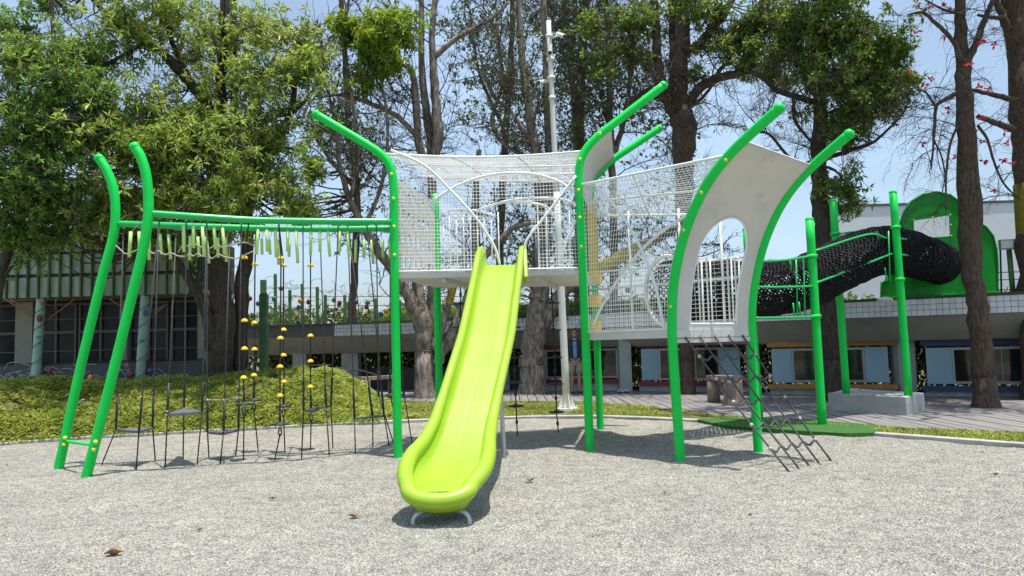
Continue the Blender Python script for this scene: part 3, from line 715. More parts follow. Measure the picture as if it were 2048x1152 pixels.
# ------------------------------------------------------------------ slide
def slide():
    cl = cr([(9.98, 2.45), (9.75, 2.43), (9.45, 2.27), (8.8, 1.79), (8.0, 1.20), (7.35, .71), (7.05, .50), (6.78, .355), (6.5, .275), (6.22, .235)], 8)
    n = len(cl); s = np.linspace(0, 1, n)
    cx = np.interp(cl[:, 0], [6.22, 6.6, 7.3, 8.25, 9.98], [-.635, -.59, -.467, -.295, -.11])
    half = np.interp(cl[:, 0], [6.1, 6.4, 6.65, 6.9, 7.15, 7.6, 9.6, 10], [.315, .335, .33, .285, .262, .26, .265, .26])
    wallh = np.interp(cl[:, 0], [6.19, 6.38, 6.7, 7.2, 9.3, 9.75, 10], [.05, .12, .19, .16, .15, .24, .26])
    e = np.clip((6.58 - cl[:, 0]) / 0.40, 0, 1); half = half * np.sqrt(np.maximum(1 - (e * .93) ** 2 * .62, .05))
    vv = np.linspace(-1, 1, 161); P = np.zeros((n, 161, 3))
    for i in range(n):
        f = np.abs(vv); x = vv * half[i]
        w = np.clip((f - .66) / .34, 0, 1); z = wallh[i] * (1 - np.sqrt(np.maximum(0, 1 - w ** 2.2)))
        xo = np.sign(vv) * 0.0
        rid = 0.0022 * np.cos(vv * 2 * math.pi / .066) * np.clip((.27 - np.abs(vv - .06)) / .04, 0, 1)
        P[i, :, 0] = cx[i] + x; P[i, :, 1] = cl[i, 0]; P[i, :, 2] = cl[i, 1] + z + rid
    root = MB()
    root.grid(P, flip=True)
    o = root.build('slide', 'slide', frame)
    md = o.modifiers.new('t', 'SOLIDIFY'); md.thickness = 0.03; md.offset = -1
    # rolled rim: down one side, round the mouth, up the other
    L = [P[i, 0] + np.array([-.012, 0, .0]) for i in range(n)]
    R = [P[i, -1] + np.array([.012, 0, .0]) for i in range(n)]
    rim = []
    for q in L: rim.append(q)
    a, b = L[-1], R[-1]; c = (a + b) / 2; wd = (b - a)[0] / 2
    for k in np.linspace(0.1, math.pi - 0.1, 15):
        rim.append(np.array([c[0] - wd * math.cos(k), c[1] - .15 * math.sin(k) ** .8, a[2] - .085 * math.sin(k)]))
    for q in R[::-1]: rim.append(q)
    rim = np.array(rim); rr = np.interp(rim[:, 1], [6.0, 6.4, 7.05, 7.5, 9.5, 9.9], [.066, .070, .058, .046, .044, .036])
    MB().tube(rim, rr, 14).build('rolled_rim', 'slide', o)
    # mouth apron joining floor to the rim
    ap = []
    for k in np.linspace(-1, 1, 31):
        u = np.clip(k, -1, 1); ang = math.acos(-u)
        ed = np.array([c[0] + wd * u, c[1] - .15 * max(math.sin(ang), 0) ** .8, a[2] - .085 * math.sin(ang) - .0])
        st = np.array([np.interp(u, vv, P[-2, :, 0]), P[-2, 0, 1], np.interp(u, vv, P[-2, :, 2])])
        ap.append([st, (st + ed) / 2 + np.array([0, 0, -.008]), ed, ed + np.array([0, .0, -.055]), ed + np.array([0, .05, -.10]), np.array([c[0] + (ed[0] - c[0]) * .8, ed[1] + .16, .075]), np.array([c[0] + (ed[0] - c[0]) * .7, ed[1] + .45, .14])])
    MB().grid(np.array(ap)).build('lip', 'slide', o)
    # upright hood cheeks at the top
    for sgn in (-1, 1):
        i0 = 0; X = cx[0] + sgn * (half[0] + .03)
        prof = [(10.0, 2.40), (10.0, 2.60), (9.93, 2.70), (9.82, 2.69), (9.66, 2.50), (9.5, 2.28), (9.62, 2.2)]
        mb = MB(); V = []
        for dx in (-.03, .03): V += [(X + dx, y, z) for y, z in prof]
        k = len(prof); q = [[j, (j + 1) % k, k + (j + 1) % k, k + j] for j in range(k)]
        t = [[0, j + 1, j] for j in range(1, k - 1)] + [[k, k + j, k + j + 1] for j in range(1, k - 1)]
        mb.add(V, q, t); h = mb.build('hood_cheek', 'slide', o, smooth=False)
        bv = h.modifiers.new('b', 'BEVEL'); bv.width = .022; bv.segments = 3
    # seams where the sections join
    for Y in (8.25, 7.05):
        i = int(np.argmin(np.abs(cl[:, 0] - Y)))
        MB().tube(P[i, 22:140:3] + np.array([0, 0, .001]), 0.0035, 5).build('seam', 'slide', o)
    # supports
    a0 = at_z(1009, 918, 0); MB().tube([(a0[0], a0[1], -.05), (a0[0] - .03, a0[1], .9), (a0[0] - .06, a0[1] + .1, 1.18)], .03, 10).build('support_leg', 'steel', o)
    for sx in (-.17, .17):
        cxx = -.625 + sx
        MB().tube(cr([(cxx + sx * .35, 6.2, -.03), (cxx + sx * .32, 6.21, .04), (cxx + sx * .1, 6.22, .085), (cxx - sx * .3, 6.26, .10)], 6), .02, 8).build('foot', 'steel', o)
slide()

# ================================================================== ROPE STEPS UNDER THE LEFT RAILS
def rail_pt(beam, px):
    best = min(beam, key=lambda p: abs(proj(p)[0] - px)); return np.array(best)
def taut(a, b, sag=0.0, n=5):
    a, b = np.asarray(a, float), np.asarray(b, float)
    return [a + (b - a) * t + np.array([0, 0, -sag * math.sin(math.pi * t)]) for t in np.linspace(0, 1, n)]
def plate_step(tops, plate, anchors, label, plate_z=None, bar2=None):
    anc = [at_z(a, b, 0.0) for a, b in anchors]
    cen = sum(anc) / 3
    pts = [at_y(x, y, anc[i][1] * .55 + cen[1] * .45 + .0) for i, (x, y) in enumerate(plate)]
    z = np.mean([p[2] for p in pts]); pts = [at_z(x, y, z) if abs(z - EYE) > .25 else at_y(x, y, p[1]) for (x, y), p in zip(plate, pts)]
    for p, c in zip(pts, anc):
        if abs(p[1] - c[1]) > .8: p[:] = at_y(*proj(p), c[1])
    t = thing('rope_step', label, 'rope step', (cen[0], cen[1], 0), 'rope steps hung under the overhead rails')
    q = np.array(pts); c = q.mean(0); q2 = c + (q - c) * 1.05
    mb = MB(); k = 3
    V = np.vstack([q2, q2 - np.array([0, 0, .03]), [c + np.array([0, 0, .01])]])
    mb.add(V, [[0, 3, 4, 1], [1, 4, 5, 2], [2, 5, 3, 0]], [[0, 1, 6], [1, 2, 6], [2, 0, 6], [3, 5, 4]])
    mb.build('plate', 'rubber_grey', t, smooth=False)
    for (x, bm), p, an in zip(tops, q, anc):
        top = rail_pt(beamF if bm else beamB, x); top = top + np.array([0, 0, -.05])
        MB().tube([top, p], 0.0085, 6).build('rope', 'rope_grey', t)
        MB().tube([p + (top - p) * .0, p + (top - p) * .16], 0.016, 7).build('sleeve', 'rubber', t)
        MB().tube([p, an + np.array([0, 0, -.02])], 0.009, 6).build('rope', 'rope_black', t)
        MB().sphere(p + np.array([0, 0, .025]), .016, 8, 5).build('shackle', 'steel', t)
        MB().sphere(top + np.array([0, 0, .01]), .028, 8, 5).build('hanger', 'green_beam', t)
plate_step([(243, 0), (318, 1), (311, 0)], [(232, 858), (278, 862), (305, 854)], [(202, 930), (272, 942), (311, 922)], 'low triangular rubber step hanging beside the leaning green poles')
plate_step([(358, 0), (372, 1), (412, 1)], [(335, 827), (368, 815), (404, 823)], [(330, 936), (366, 918), (394, 930)], 'domed grey triangular step second from the leaning green poles')
plate_step([(418, 1), (455, 0), (482, 1)], [(415, 863), (447, 866), (477, 858)], [(418, 915), (440, 928), (471, 914)], 'low triangular step with a rope bar above it')
plate_step([(607, 1), (648, 0), (668, 1)], [(607, 820), (652, 812), (662, 810)], [(603, 917), (659, 912), (666, 897)], 'pale triangular step hanging past the yellow beaded ropes')
plate_step([(697, 1), (706, 0), (740, 1)], [(709, 836), (745, 832), (768, 830)], [(711, 911), (746, 896), (779, 893)], 'thin step hanging nearest the straight green post')
plate_step([(757, 1), (772, 0), (786, 1)], [(757, 790), (780, 788), (808, 787)], [(790, 893), (800, 880), (825, 889)], 'short dark step hung behind the straight green post')
ro = thing('rope_bar', 'thin pale rope bar tied across three hanging ropes', 'rope', at_z(446, 920, 0))
MB().tube([at_y(415, 800, 9.75), at_y(447, 800, 9.6), at_y(478, 795, 9.75)], 0.009, 6).build('cord', 'rope_pale', ro)
for x, y in ((415, 800), (447, 800), (478, 795)): MB().sphere(at_y(x, y, 9.68), .017, 8, 5).build('knot', 'rope_pale', ro)

def bead_rope(x, beads, disc, anchor, back, which):
    an = at_z(*anchor, 0.0); Y = an[1]
    t = thing('beaded_rope', 'black rope with four yellow half-ball grips, ' + which, 'climbing rope', (an[0], an[1], 0), 'yellow beaded climbing ropes')
    top = rail_pt(beamB if back else beamF, x); dz = at_y(*disc, Y)
    pts = [top + np.array([0, 0, -.05])] + [at_y(a, b, Y) for a, b in beads] + [dz]
    MB().tube(np.array(pts), 0.010, 6).build('rope', 'rope_black', t)
    for a, b in beads:
        p = at_y(a, b + 5, Y); MB().sphere(p, 0.047, 14, 6, (1, 1, 1.05), lo=0).build('half_ball', 'yellow', t)
    MB().lathe(dz, [(0.001, .03), (.03, .028), (.04, .012), (.105, .010), (.115, 0), (.105, -.014), (.001, -.016)], 20).build('disc', 'rubber', t)
    MB().tube([dz + np.array([0, 0, .02]), dz + np.array([0, 0, .2])], 0.017, 7).build('sleeve', 'rubber', t)
    lp = dz + np.array([0, 0, -.1]); r = .035
    MB().tube(np.array([lp + np.array([r * math.sin(k) * .6, 0, r * 1.6 * math.cos(k)]) for k in np.linspace(0, 6.283, 12)]), 0.008, 6, cap=False).build('eye_loop', 'rubber', t)
    MB().tube([lp + np.array([0, 0, -.03]), an + np.array([0, 0, -.02])], 0.009, 6).build('rope', 'rope_black', t)
    MB().tube([dz, lp], 0.008, 6).build('shackle', 'steel', t)
bead_rope(490, [(489, 513), (489, 639), (489, 695), (487, 753)], (488, 808), (487, 922), 0, 'front one of the pair beside the rope bar')
bead_rope(511, [(510, 526), (509, 643), (509, 696), (508, 748)], (508, 800), (517, 905), 1, 'rear one of the pair beside the rope bar')
bead_rope(563, [(562, 514), (561, 674), (560, 731), (560, 789)], (560, 848), (549, 918), 0, 'front one of the middle pair')
bead_rope(567, [(567, 528), (567, 657), (567, 708), (568, 761)], (567, 812), (570, 905), 1, 'rear one of the middle pair')
bead_rope(621, [(621, 528), (621, 669), (621, 720), (621, 771)], (622, 821), (621, 900), 0, 'hanging alone beside the pale triangular step')

def disc_ladder(topx, discs, anchor, Y, label):
    an = at_z(*anchor, 0.0) if anchor else None
    first = at_y(topx[0], topx[1], Y); first[2] = Z1 - .07
    base = an if an is not None else first
    t = thing('disc_ladder', label, 'rope ladder', (base[0], base[1], 0), 'disc ladders under the high platform')
    ps = [at_y(a, b, Y) for a, b in discs]
    pts = [first] + ps + ([an + np.array([0, 0, -.02])] if an is not None else [])
    MB().tube(np.array(pts), 0.011, 6).build('rope', 'rope_black', t)
    for a, b in zip(pts[:-1], pts[1:]):
        mpt = (np.array(a) + np.array(b)) / 2
        MB().sphere(mpt, .022, 8, 6, (1, .6, 1.8)).build('shackle', 'rubber', t)
    for p in ps:
        MB().lathe(p, [(0.001, .035), (.03, .03), (.036, .012), (.112, .010), (.124, 0), (.112, -.012), (.001, -.014)], 20).build('disc', 'rubber', t)
disc_ladder((1102, 556), [(1104, 606), (1107, 660), (1109, 715), (1111, 768), (1113, 824)], (1117, 866), 11.6, 'black rope ladder of five round discs beside the white pole')
disc_ladder((1023, 560), [(1026, 655), (1028, 716), (1030, 765), (1032, 812)], (1035, 872), 11.3, 'black rope ladder of round discs close to the slide')
disc_ladder((921, 560), [(921, 608), (921, 655)], (921, 880), 11.4, 'black disc ladder half hidden behind the upper slide')

# hanging green tubes
CH = []
for a in ((285, 430, 240, 770), (400, 430, 385, 740), (535, 500, 515, 815), (683, 460, 683, 740), (797, 470, 812, 805), (1003, 345, 990, 705), (1095, 490, 1070, 820), (1137, 350, 1125, 650), (1200, 500, 1200, 770), (1260, 365, 1270, 770), (1312, 500, 1335, 860), (1420, 370, 1425, 670), (1472, 515, 1460, 780), (1537, 380, 1550, 740), (1580, 515, 1575, 840), (2020, 400, 1985, 740)):
    CH.append((220 + a[0] / 6.827, 400 + a[1] / 6.827, 220 + a[2] / 6.827, 400 + a[3] / 6.827))
for a in ((160, 530, 150, 740), (228, 410, 222, 700), (262, 540, 262, 740), (345, 415, 345, 780), (378, 540, 378, 880), (515, 420, 500, 700), (540, 550, 520, 770), (628, 420, 640, 860), (832, 430, 815, 740), (955, 430, 945, 705), (1063, 430, 1080, 770), (1225, 430, 1215, 705), (1330, 430, 1345, 780), (1445, 540, 1430, 850), (1555, 540, 1548, 790), (1655, 540, 1675, 870), (1810, 540, 1810, 780), (1900, 540, 1905, 800)):
    CH.append((500 + a[0] / 6.827, 400 + a[1] / 6.827, 500 + a[2] / 6.827, 400 + a[3] / 6.827))
for x0, y0, x1, y1 in CH:
    hi = y0 < 464
    top = rail_pt(beamF if hi else beamB, x0); Y = top[1]
    a, b = at_y(x0, y0, Y), at_y(x1, y1, Y)
    b = b + np.array([0, 0.04, 0])
    t = thing('hanging_tube', 'pale green tube hanging on a short cord under the overhead rails', 'hanging tube', (a[0], a[1], a[2]), 'pale green tubes hung in a row')
    MB().tube([a, a + (b - a) * .5, b], 0.0205, 12).build('tube', 'chime', t)
    tp_ = top.copy(); tp_[2] -= .04
    MB().tube(np.array([a + np.array([0, 0, -.01]), (a + tp_) / 2, tp_]), 0.004, 5).build('cord', 'rope_pale', t)
sw = [(80, 620), (150, 685), (215, 735), (330, 700), (430, 660), (560, 715), (600, 730), (660, 695), (745, 745), (840, 725), (930, 765), (1030, 770), (1080, 740), (1140, 765), (1200, 730), (1260, 770), (1330, 745), (1390, 800), (1480, 745), (1560, 775), (1640, 790), (1720, 800), (1800, 765), (1960, 700)]
mb = MB(); mb.tube(cr([at_y(220 + a / 6.827, 400 + b / 6.827, 9.65) for a, b in sw], 4), 0.0085, 6)
tag(mb.build('rope_swag', 'rope_pale', origin=at_y(360, 505, 9.65)), 'pale rope looping low between the leaning poles and the beaded ropes', 'rope', 'pale rope swags')
mb = MB(); mb.tube(cr([at_y(220 + a / 6.827, 400 + b / 6.827, 9.5) for a, b in ((930, 720), (1000, 610), (1060, 630), (1150, 600), (1240, 640), (1350, 665), (1450, 610), (1540, 650), (1610, 630), (1840, 580), (1990, 640))], 4), 0.0085, 6)
tag(mb.build('rope_swag', 'rope_pale', origin=at_y(440, 490, 9.5)), 'shorter pale rope looping between the green hanging tubes', 'rope', 'pale rope swags')

# ------------------------------------------------------------------ climbing net on the right
def climb_net():
    tops = [(1389, 659), (1412, 657), (1436, 656), (1459, 655), (1481, 654)]
    bots = [(1581, 947), (1601, 941), (1620, 934), (1640, 929), (1664, 924)]
    t = thing('rope_net', 'slanting black rope climbing net staked into the gravel', 'climbing net', at_z(1600, 938, 0))
    A = [EXS(u, 0.03) for u in (0.13, .31, .5, .68, .86)]
    B = [at_z(*b, -0.02) for b in bots]
    for a, b in zip(A, B):
        MB().tube(taut(a, b, .03, 9), 0.0115, 8).build('rope', 'rope_grey', t)
        MB().tube([a + (b - a) * .0, a + (b - a) * .02], 0.018, 8).build('ferrule', 'steel', t)
    for k in (0.17, 0.335, 0.50, 0.665, 0.83):
        kk = k
        pts = []
        n = [A[i] + (B[i] - A[i]) * kk + np.array([0, 0, -.03 * math.sin(math.pi * kk)]) for i in range(5)]
        for i in range(4):
            pts += [n[i], n[i] * .75 + n[i + 1] * .25 + np.array([0, 0, -.03]), n[i] * .45 + n[i + 1] * .55 + np.array([0, 0, -.05]), n[i] * .2 + n[i + 1] * .8 + np.array([0, 0, -.012])]
        pts.append(n[4]); MB().tube(cr(pts, 3), 0.0125, 7).build('cross_rope', 'rope_grey', t)
        for i in range(5):
            MB().sphere(n[i], 0.024 if i in (0, 4) else .018, 8, 6).build('knot', 'rope_pale' if i in (0, 4) else 'rope_grey', t)
climb_net()

# ================================================================== TUNNEL STRUCTURE
tun = thing('net_tunnel', 'black rope net tunnel between green posts leading to the green panel', 'tunnel', at_z(1645, 853, 0))
blk = [at_z(1657, 821, .05), at_z(1814, 832, .05), at_z(1851, 822, .05), at_z(1705, 809, .05)]
zt = .37
bl = MB(); b4 = [(p[0], p[1]) for p in blk]; bl.prism(b4, 0.0, zt)
o = bl.build('concrete_block', 'concrete', smooth=False, origin=(blk[0][0], blk[0][1], 0)); tag(o, 'long grey concrete block under two green tunnel posts', 'block')
bv = o.modifiers.new('b', 'BEVEL'); bv.width = .015; bv.segments = 2
def tpost(bot, top, Y, zb, r=.066, collars=()):
    a, b = at_y(*bot, Y), at_y(*top, Y); a[2] = zb
    o = MB().tube(cr([a, (a + b) / 2, b], 5), r, 16).build('post', 'green', tun)
    d = unit(b - a)
    MB().sphere(b, r * 1.03, 14, 6, (1, 1, .8), lo=0).build('end_cap', 'green', o)
    for y in collars:
        x = np.interp(y, [top[1], bot[1]], [top[0], bot[0]]); p = at_y(x, y, Y)
        MB().tube([p - d * .03, p + d * .03], r * 1.28, 16).build('collar', 'green', o)
    return a, b
Y1, Y2, Y3 = at_z(1645, 853, .03)[1], 13.75, at_z(1817, 791, zt)[1]
tpost((1645, 853), (1619, 440), Y1, 0.0, collars=(513, 633))
tpost((1693, 788), (1666, 403), Y2, zt - .005, collars=(468,))
tpost((1817, 791), (1786, 386), Y3, zt - .005, collars=(455, 559))
tpost((1520, 862), (1493, 460), 12.6, -.02)
# tunnel tube of crossed ropes
path = cr([at_plane(1334, 582, F2b[:2], bd[:2]), at_y(1440, 580, 11.3), at_y(1530, 577, 11.95), at_y(1605, 566, 12.5), at_y(1680, 530, 13.0), at_y(1742, 505, 13.5), at_y(1790, 502, 14.1), at_y(1840, 514, 15.1), at_y(1878, 527, 16.3)], 8)
seg = np.r_[0, np.cumsum(np.linalg.norm(np.diff(path, axis=0), axis=1))]; Ltun = seg[-1]
tt = np.gradient(path, axis=0); tt /= np.linalg.norm(tt, axis=1, keepdims=True)
sd = np.cross(tt, (0, 0, 1)); sd /= np.linalg.norm(sd, axis=1, keepdims=True); upv = np.cross(sd, tt)
def tun_pt(s, a, r=.43):
    c = np.stack([np.interp(s, seg, path[:, i]) for i in range(3)], -1); e = np.stack([np.interp(s, seg, sd[:, i]) for i in range(3)], -1)
    u = np.stack([np.interp(s, seg, upv[:, i]) for i in range(3)], -1)
    return c + r * (np.cos(a)[:, None] * e + np.sin(a)[:, None] * u)
mb = MB(); ss = np.linspace(0, Ltun, 70)
ss = np.linspace(0, Ltun, 150)
for k in range(30):
    for sg in (-1, 1):
        a = k / 30 * 2 * math.pi + sg * ss * 2.1 + RNG.normal(size=150) * .006
        rj = .43 + .003 * np.sin(ss * 9 + k * 2.1 * sg) + RNG.normal(size=150) * .004
        mb.tube(tun_pt(ss, a, rj[:, None]), 0.0125 + .006 * (np.abs((((a * 30 / math.pi) % 1) - .5)) < .22), 4, cap=False)
mb.build('rope_mesh', 'net_black', tun, kind='stuff')
for s in np.linspace(0.0, Ltun, 9):
    a = np.linspace(0, 2 * math.pi, 25)
    o = MB().tube(tun_pt(np.full(25, s), a, .51 if s == 0 else .445), 0.032 if s == 0 else .02, 8, cap=False).build('hoop', 'white' if s == 0 else 'net_black', tun)
def grail(px, Ys, r=.018, nm='rail'):
    return pipe([at_y(a, b, y) for (a, b), y in zip(px, Ys)], r, 'green_beam', tun, nm, 8, 6)
grail([(1512, 523), (1570, 520), (1622, 512)], (10.7, 11.2, Y1))
grail([(1512, 574), (1570, 574), (1630, 572)], (10.7, 11.2, Y1))
grail([(1512, 636), (1570, 635), (1636, 633)], (10.7, 11.2, Y1))
grail([(1626, 503), (1735, 469), (1772, 476)], (Y1, 12.6, Y3))
grail([(1632, 566), (1700, 540), (1785, 507)], (Y1, 12.5, Y3))
grail([(1798, 477), (1840, 482), (1872, 487)], (Y3, 14.6, 16.0))
grail([(1798, 509), (1850, 514), (1905, 521)], (Y3, 14.6, 16.2))
grail([(1672, 468), (1785, 454)], (Y2, 14.1), .016)
for x in (1682, 1692, 1704, 1717, 1730, 1743, 1756):
    pipe([at_y(x, np.interp(x, [1672, 1785], [468, 454]), 13.9), at_y(x + 1, np.interp(x, [1672, 1785], [490, 486]), 13.9)], .011, 'green_beam', tun, 'baluster', 6, 1)
for x, y0, y1, Y in ((1580, 519, 540, 11.5), (1592, 516, 636, 11.6), (1607, 514, 636, 11.65), (1586, 606, 636, 11.5), (1598, 604, 636, 11.6), (1754, 462, 484, 13.0), (1777, 462, 562, Y3 - .02), (1770, 536, 562, Y3)):
    pipe([at_y(x, y0, Y), at_y(x + 3, y1, Y)], .013, 'green_beam', tun, 'baluster', 6, 1)
# green panel with shoulders and a window
def green_panel():
    Y0 = 16.5; pl0 = at_y(1765, 595, Y0); dirp = unit(np.array([1.0, -0.10]))
    out = [(1763, 597), (1996, 584), (1995, 530), (1993, 500), (1986, 472), (1972, 454), (1955, 445), (1942, 443), (1934, 428), (1922, 406), (1900, 390), (1873, 384), (1845, 389), (1822, 404), (1808, 425), (1801, 445), (1786, 456), (1777, 472), (1775, 490), (1776, 562), (1763, 565)]
    win = [(1830, 478), (1902, 472), (1900, 430), (1827, 441)]
    W = lambda a: at_plane(*a, pl0, dirp)
    nrm = np.array([-dirp[1], dirp[0], 0]) * 0.06
    # connect outline and window into a ring by angle
    c = np.array([1865, 455]); O = cr([np.array(p, float) for p in out + out[:1]], 1)[:-1]
    Np = 96; ang = np.linspace(0, 2 * math.pi, Np, endpoint=False)
    def hit(poly, a):
        d = np.array([math.cos(a), math.sin(a)]); best = None
        for i in range(len(poly)):
            p, q = np.array(poly[i], float), np.array(poly[(i + 1) % len(poly)], float); e = q - p
            den = d[0] * e[1] - d[1] * e[0]
            if abs(den) < 1e-9: continue
            t = ((p - c)[0] * e[1] - (p - c)[1] * e[0]) / den; s = ((p - c)[0] * d[1] - (p - c)[1] * d[0]) / den
            if t > 0 and -1e-6 <= s <= 1 + 1e-6 and (best is None or t > best): best = t
        return c + d * best
    extra = [math.atan2(p[1] - c[1], p[0] - c[0]) % (2 * math.pi) for p in out + win]
    ang = np.array(sorted(set(np.round(np.r_[ang, extra], 5))))
    I = np.array([W(hit(win, a)) for a in ang]); Ou = np.array([W(hit(out, a)) for a in ang])
    P = np.stack([I, Ou, Ou + nrm, I + nrm, I], 1)
    mb = MB(); mb.grid(P, closed_u=True); po = mb.build('arched_panel', 'green_panel', tun, smooth=False)
    ce = W((1872, 526)); nv = unit(nrm)
    cut = MB().tube([ce - nv * .3, ce + nv * .4], .40, 32).build('cutter', 'green_panel', tun)
    bo = po.modifiers.new('hole', 'BOOLEAN'); bo.object = cut; bo.operation = 'DIFFERENCE'; bo.solver = 'EXACT'
    dg = bpy.context.evaluated_depsgraph_get(); dg.update(); nm_ = bpy.data.meshes.new_from_object(po.evaluated_get(dg))
    po.modifiers.clear(); po.data = nm_; bpy.data.objects.remove(cut)
    cc = np.array([W(p) for p in out + out[:1]]); MB().tube(cc, .03, 6).build('panel_edging', 'green_panel', tun)
    for p in win + [(1828, 460), (1901, 450), (1865, 435), (1866, 475)]:
        MB().sphere(W(p) - nrm * .3, .02, 6, 4).build('bolt_cap', 'bolt', tun)
green_panel()

# ================================================================== COVERED WALKWAY
walk = thing('covered_walkway', 'low covered walkway with white tiled fascia and planted roof deck', 'walkway', (can[5][0], can[5][1], 0))
cs = []
for i in range(len(can) - 1):
    for t in np.linspace(0, 1, 12, endpoint=False): cs.append(can[i] * (1 - t) + can[i + 1] * t)
cs.append(can[-1]); cs = np.array(cs)
H = 0.36
k0 = int(np.argmin(np.abs(cs[:, 0] - can[2][0])))
deckP = np.array([[(p[0], p[1] + .04, p[2] + H + .03), (p[0], p[1] + .04, p[2] + .0), (p[0], p[1] + 0.12, p[2] - .002), (p[0] + .15, p[1] + .85, 1.27), (p[0] + .15, p[1] + 1.0, 1.27), (p[0] + .3, p[1] + 3.6, p[2] + .24), (p[0] + .3, p[1] + 3.6, p[2] + H + .03), (p[0], p[1] + .04, p[2] + H + .03)] for p in cs])
MB().grid(deckP).build('roof_slab', 'soffit', walk, smooth=False)
MB().grid(np.array([[(p[0], p[1] + .01, p[2] + H + .0), (p[0], p[1] + .01, p[2]), (p[0], p[1] + .045, p[2] - .002)] for p in cs])).build('fascia', 'grout', walk, smooth=False)
mb = MB(); MB_coping = MB()
for i in range(k0, len(cs) - 1):
    pass
arcl = np.r_[0, np.cumsum(np.linalg.norm(np.diff(cs[k0:, :2], axis=0), axis=1))]; TL = .118
for s in np.arange(0, arcl[-1] - TL, TL):
    a = np.array([np.interp(s + .005, arcl, cs[k0:, j]) for j in range(3)]); b = np.array([np.interp(s + TL - .005, arcl, cs[k0:, j]) for j in range(3)])
    for r in range(3):
        z = a[2] + .006 + r * .118
        mb.add([(a[0], a[1], z), (b[0], b[1], z), (b[0], b[1], z + .108), (a[0], a[1], z + .108), (a[0], a[1] + .012, z), (b[0], b[1] + .012, z), (b[0], b[1] + .012, z + .108), (a[0], a[1] + .012, z + .108)],
               [[0, 1, 2, 3], [0, 4, 5, 1], [1, 5, 6, 2], [2, 6, 7, 3], [3, 7, 4, 0]])
mb.build('tile_band', 'tile', walk, smooth=False, kind='stuff')
cp = cs[:, :]; mb = MB()
mb.grid(np.array([[(p[0], p[1] - .03, p[2] + H), (p[0], p[1] - .03, p[2] + H + .05), (p[0], p[1] + .3, p[2] + H + .05)] for p in cp]), flip=True); mb.build('coping', 'dark_roof', walk, smooth=False)
def column(px0, px1, Y, ztop=2.0):
    a, b = at_y(px0, 730, Y), at_y(px1, 730, Y); w = b[0] - a[0]
    MB().box(((a[0] + b[0]) / 2, Y + w / 2, ztop / 2 + .02), (w, w, ztop)).build('column', 'wall_grey', walk, smooth=False)
column(1239, 1263, 20.6); column(1798, 1832, 17.0); column(1497, 1513, 18.9); column(585, 612, 24.6); column(683, 716, 24.4); column(1000, 1018, 22.6); column(2062, 2098, 15.8)
for (x, Y) in ((1775, 16.6), (1236, 20.2), (700, 24.1)):
    a, b = at_y(x + 22, 685, Y + .9), at_y(x - 50, 648, Y + .3); b[2] = min(b[2], 1.80); MB().beam(a, b, .16, .10).build('bracket', 'wall_grey', walk, smooth=False)

# display boards with coloured headers, and benches
def display(px, y_top, y_bot, Y0, Y1, win, colour, cname, where, bench_y=None):
    x0, x1 = px
    Yf = lambda x: Y0 + (Y1 - Y0) * (x - x0) / (x1 - x0)
    pt = lambda x, y, off=0.0: at_y(x, y, Yf(x) + off)
    base = pt((x0 + x1) / 2, y_bot); base[2] = .05
    t = thing('display_board', f'pale blue display board with dark window under a {cname} header, {where}', 'display board', base, 'display boards along the covered walkway')
    zt_, zb_ = pt(x0, y_top)[2], pt(x0, y_bot)[2]
    def slab(xa, xb, za, zb, th, m, nm, off=0.0, par=t):
        a, b = pt(xa, 730, off), pt(xb, 730, off); d = unit((b - a)[:2]); nn = np.array([-d[1], d[0]]) * th
        mb = MB(); mb.prism([(a[0], a[1]), (b[0], b[1]), (b[0] + nn[0], b[1] + nn[1]), (a[0] + nn[0], a[1] + nn[1])], za, zb)
        return mb.build(nm, m, par, smooth=False)
    slab(x0, win[0] - .5, zb_, zt_, .05, 'blue_panel', 'panel'); slab(win[1] + .5, x1, zb_, zt_, .05, 'blue_panel', 'panel')
    fw = 4.5
    slab(win[0], win[1], zt_ - .055, zt_, .06, 'alu', 'window_frame', -.006); slab(win[0], win[1], zb_, zb_ + .055, .06, 'alu', 'window_frame', -.006)
    slab(win[0], win[0] + fw, zb_ + .055, zt_ - .055, .06, 'alu', 'window_frame', -.006); slab(win[1] - fw, win[1], zb_ + .055, zt_ - .055, .06, 'alu', 'window_frame', -.006)
    mid = (win[0] + win[1]) / 2 + 12
    slab(mid - .8, mid + .8, zb_ + .055, zt_ - .055, .02, 'alu', 'mullion', .01)
    slab(win[0] + fw, mid - .8, zb_ + .055, zt_ - .055, .02, 'glass', 'pane', .025); slab(mid + .8, win[1] - fw, zb_ + .055, zt_ - .055, .02, 'glass', 'pane', .025)
    slab(x0 - 8, x1 + 18, zt_ + .04, zt_ + .16, .12, colour, 'header', -.04)
    slab(x0, x0 + 4, .02, zb_, .05, 'alu', 'leg', .01); slab(x1 - 4, x1, .02, zb_, .05, 'alu', 'leg', .01)
    bt = thing('bench', f'low {cname} bench beam on pale concrete plinth, {where}', 'bench', base, 'benches along the covered walkway')
    slab(x0 - 10, x1 + 18, zb_ - .13, zb_ - .03, .26, colour, 'seat', -.34, bt)
    slab(x0 - 6, x1 + 14, 0.02, zb_ - .13, .14, 'concrete', 'plinth', -.24, bt)
display((1080, 1236), 700, 757, 22.0, 21.2, (1090, 1237), 'red_beam', 'maroon', 'behind the standing man')
display((1283, 1480), 698, 760, 20.7, 19.4, (1317, 1442), 'red_beam', 'maroon', 'beside the grey-green column')
display((1544, 1777), 698, 765, 18.3, 17.2, (1584, 1730), 'orange_beam', 'ochre', 'behind the concrete block')
display((1853, 2120), 696, 768, 16.7, 15.6, (1905, 2080), 'navy_beam', 'navy', 'behind the leaning brown trunk')
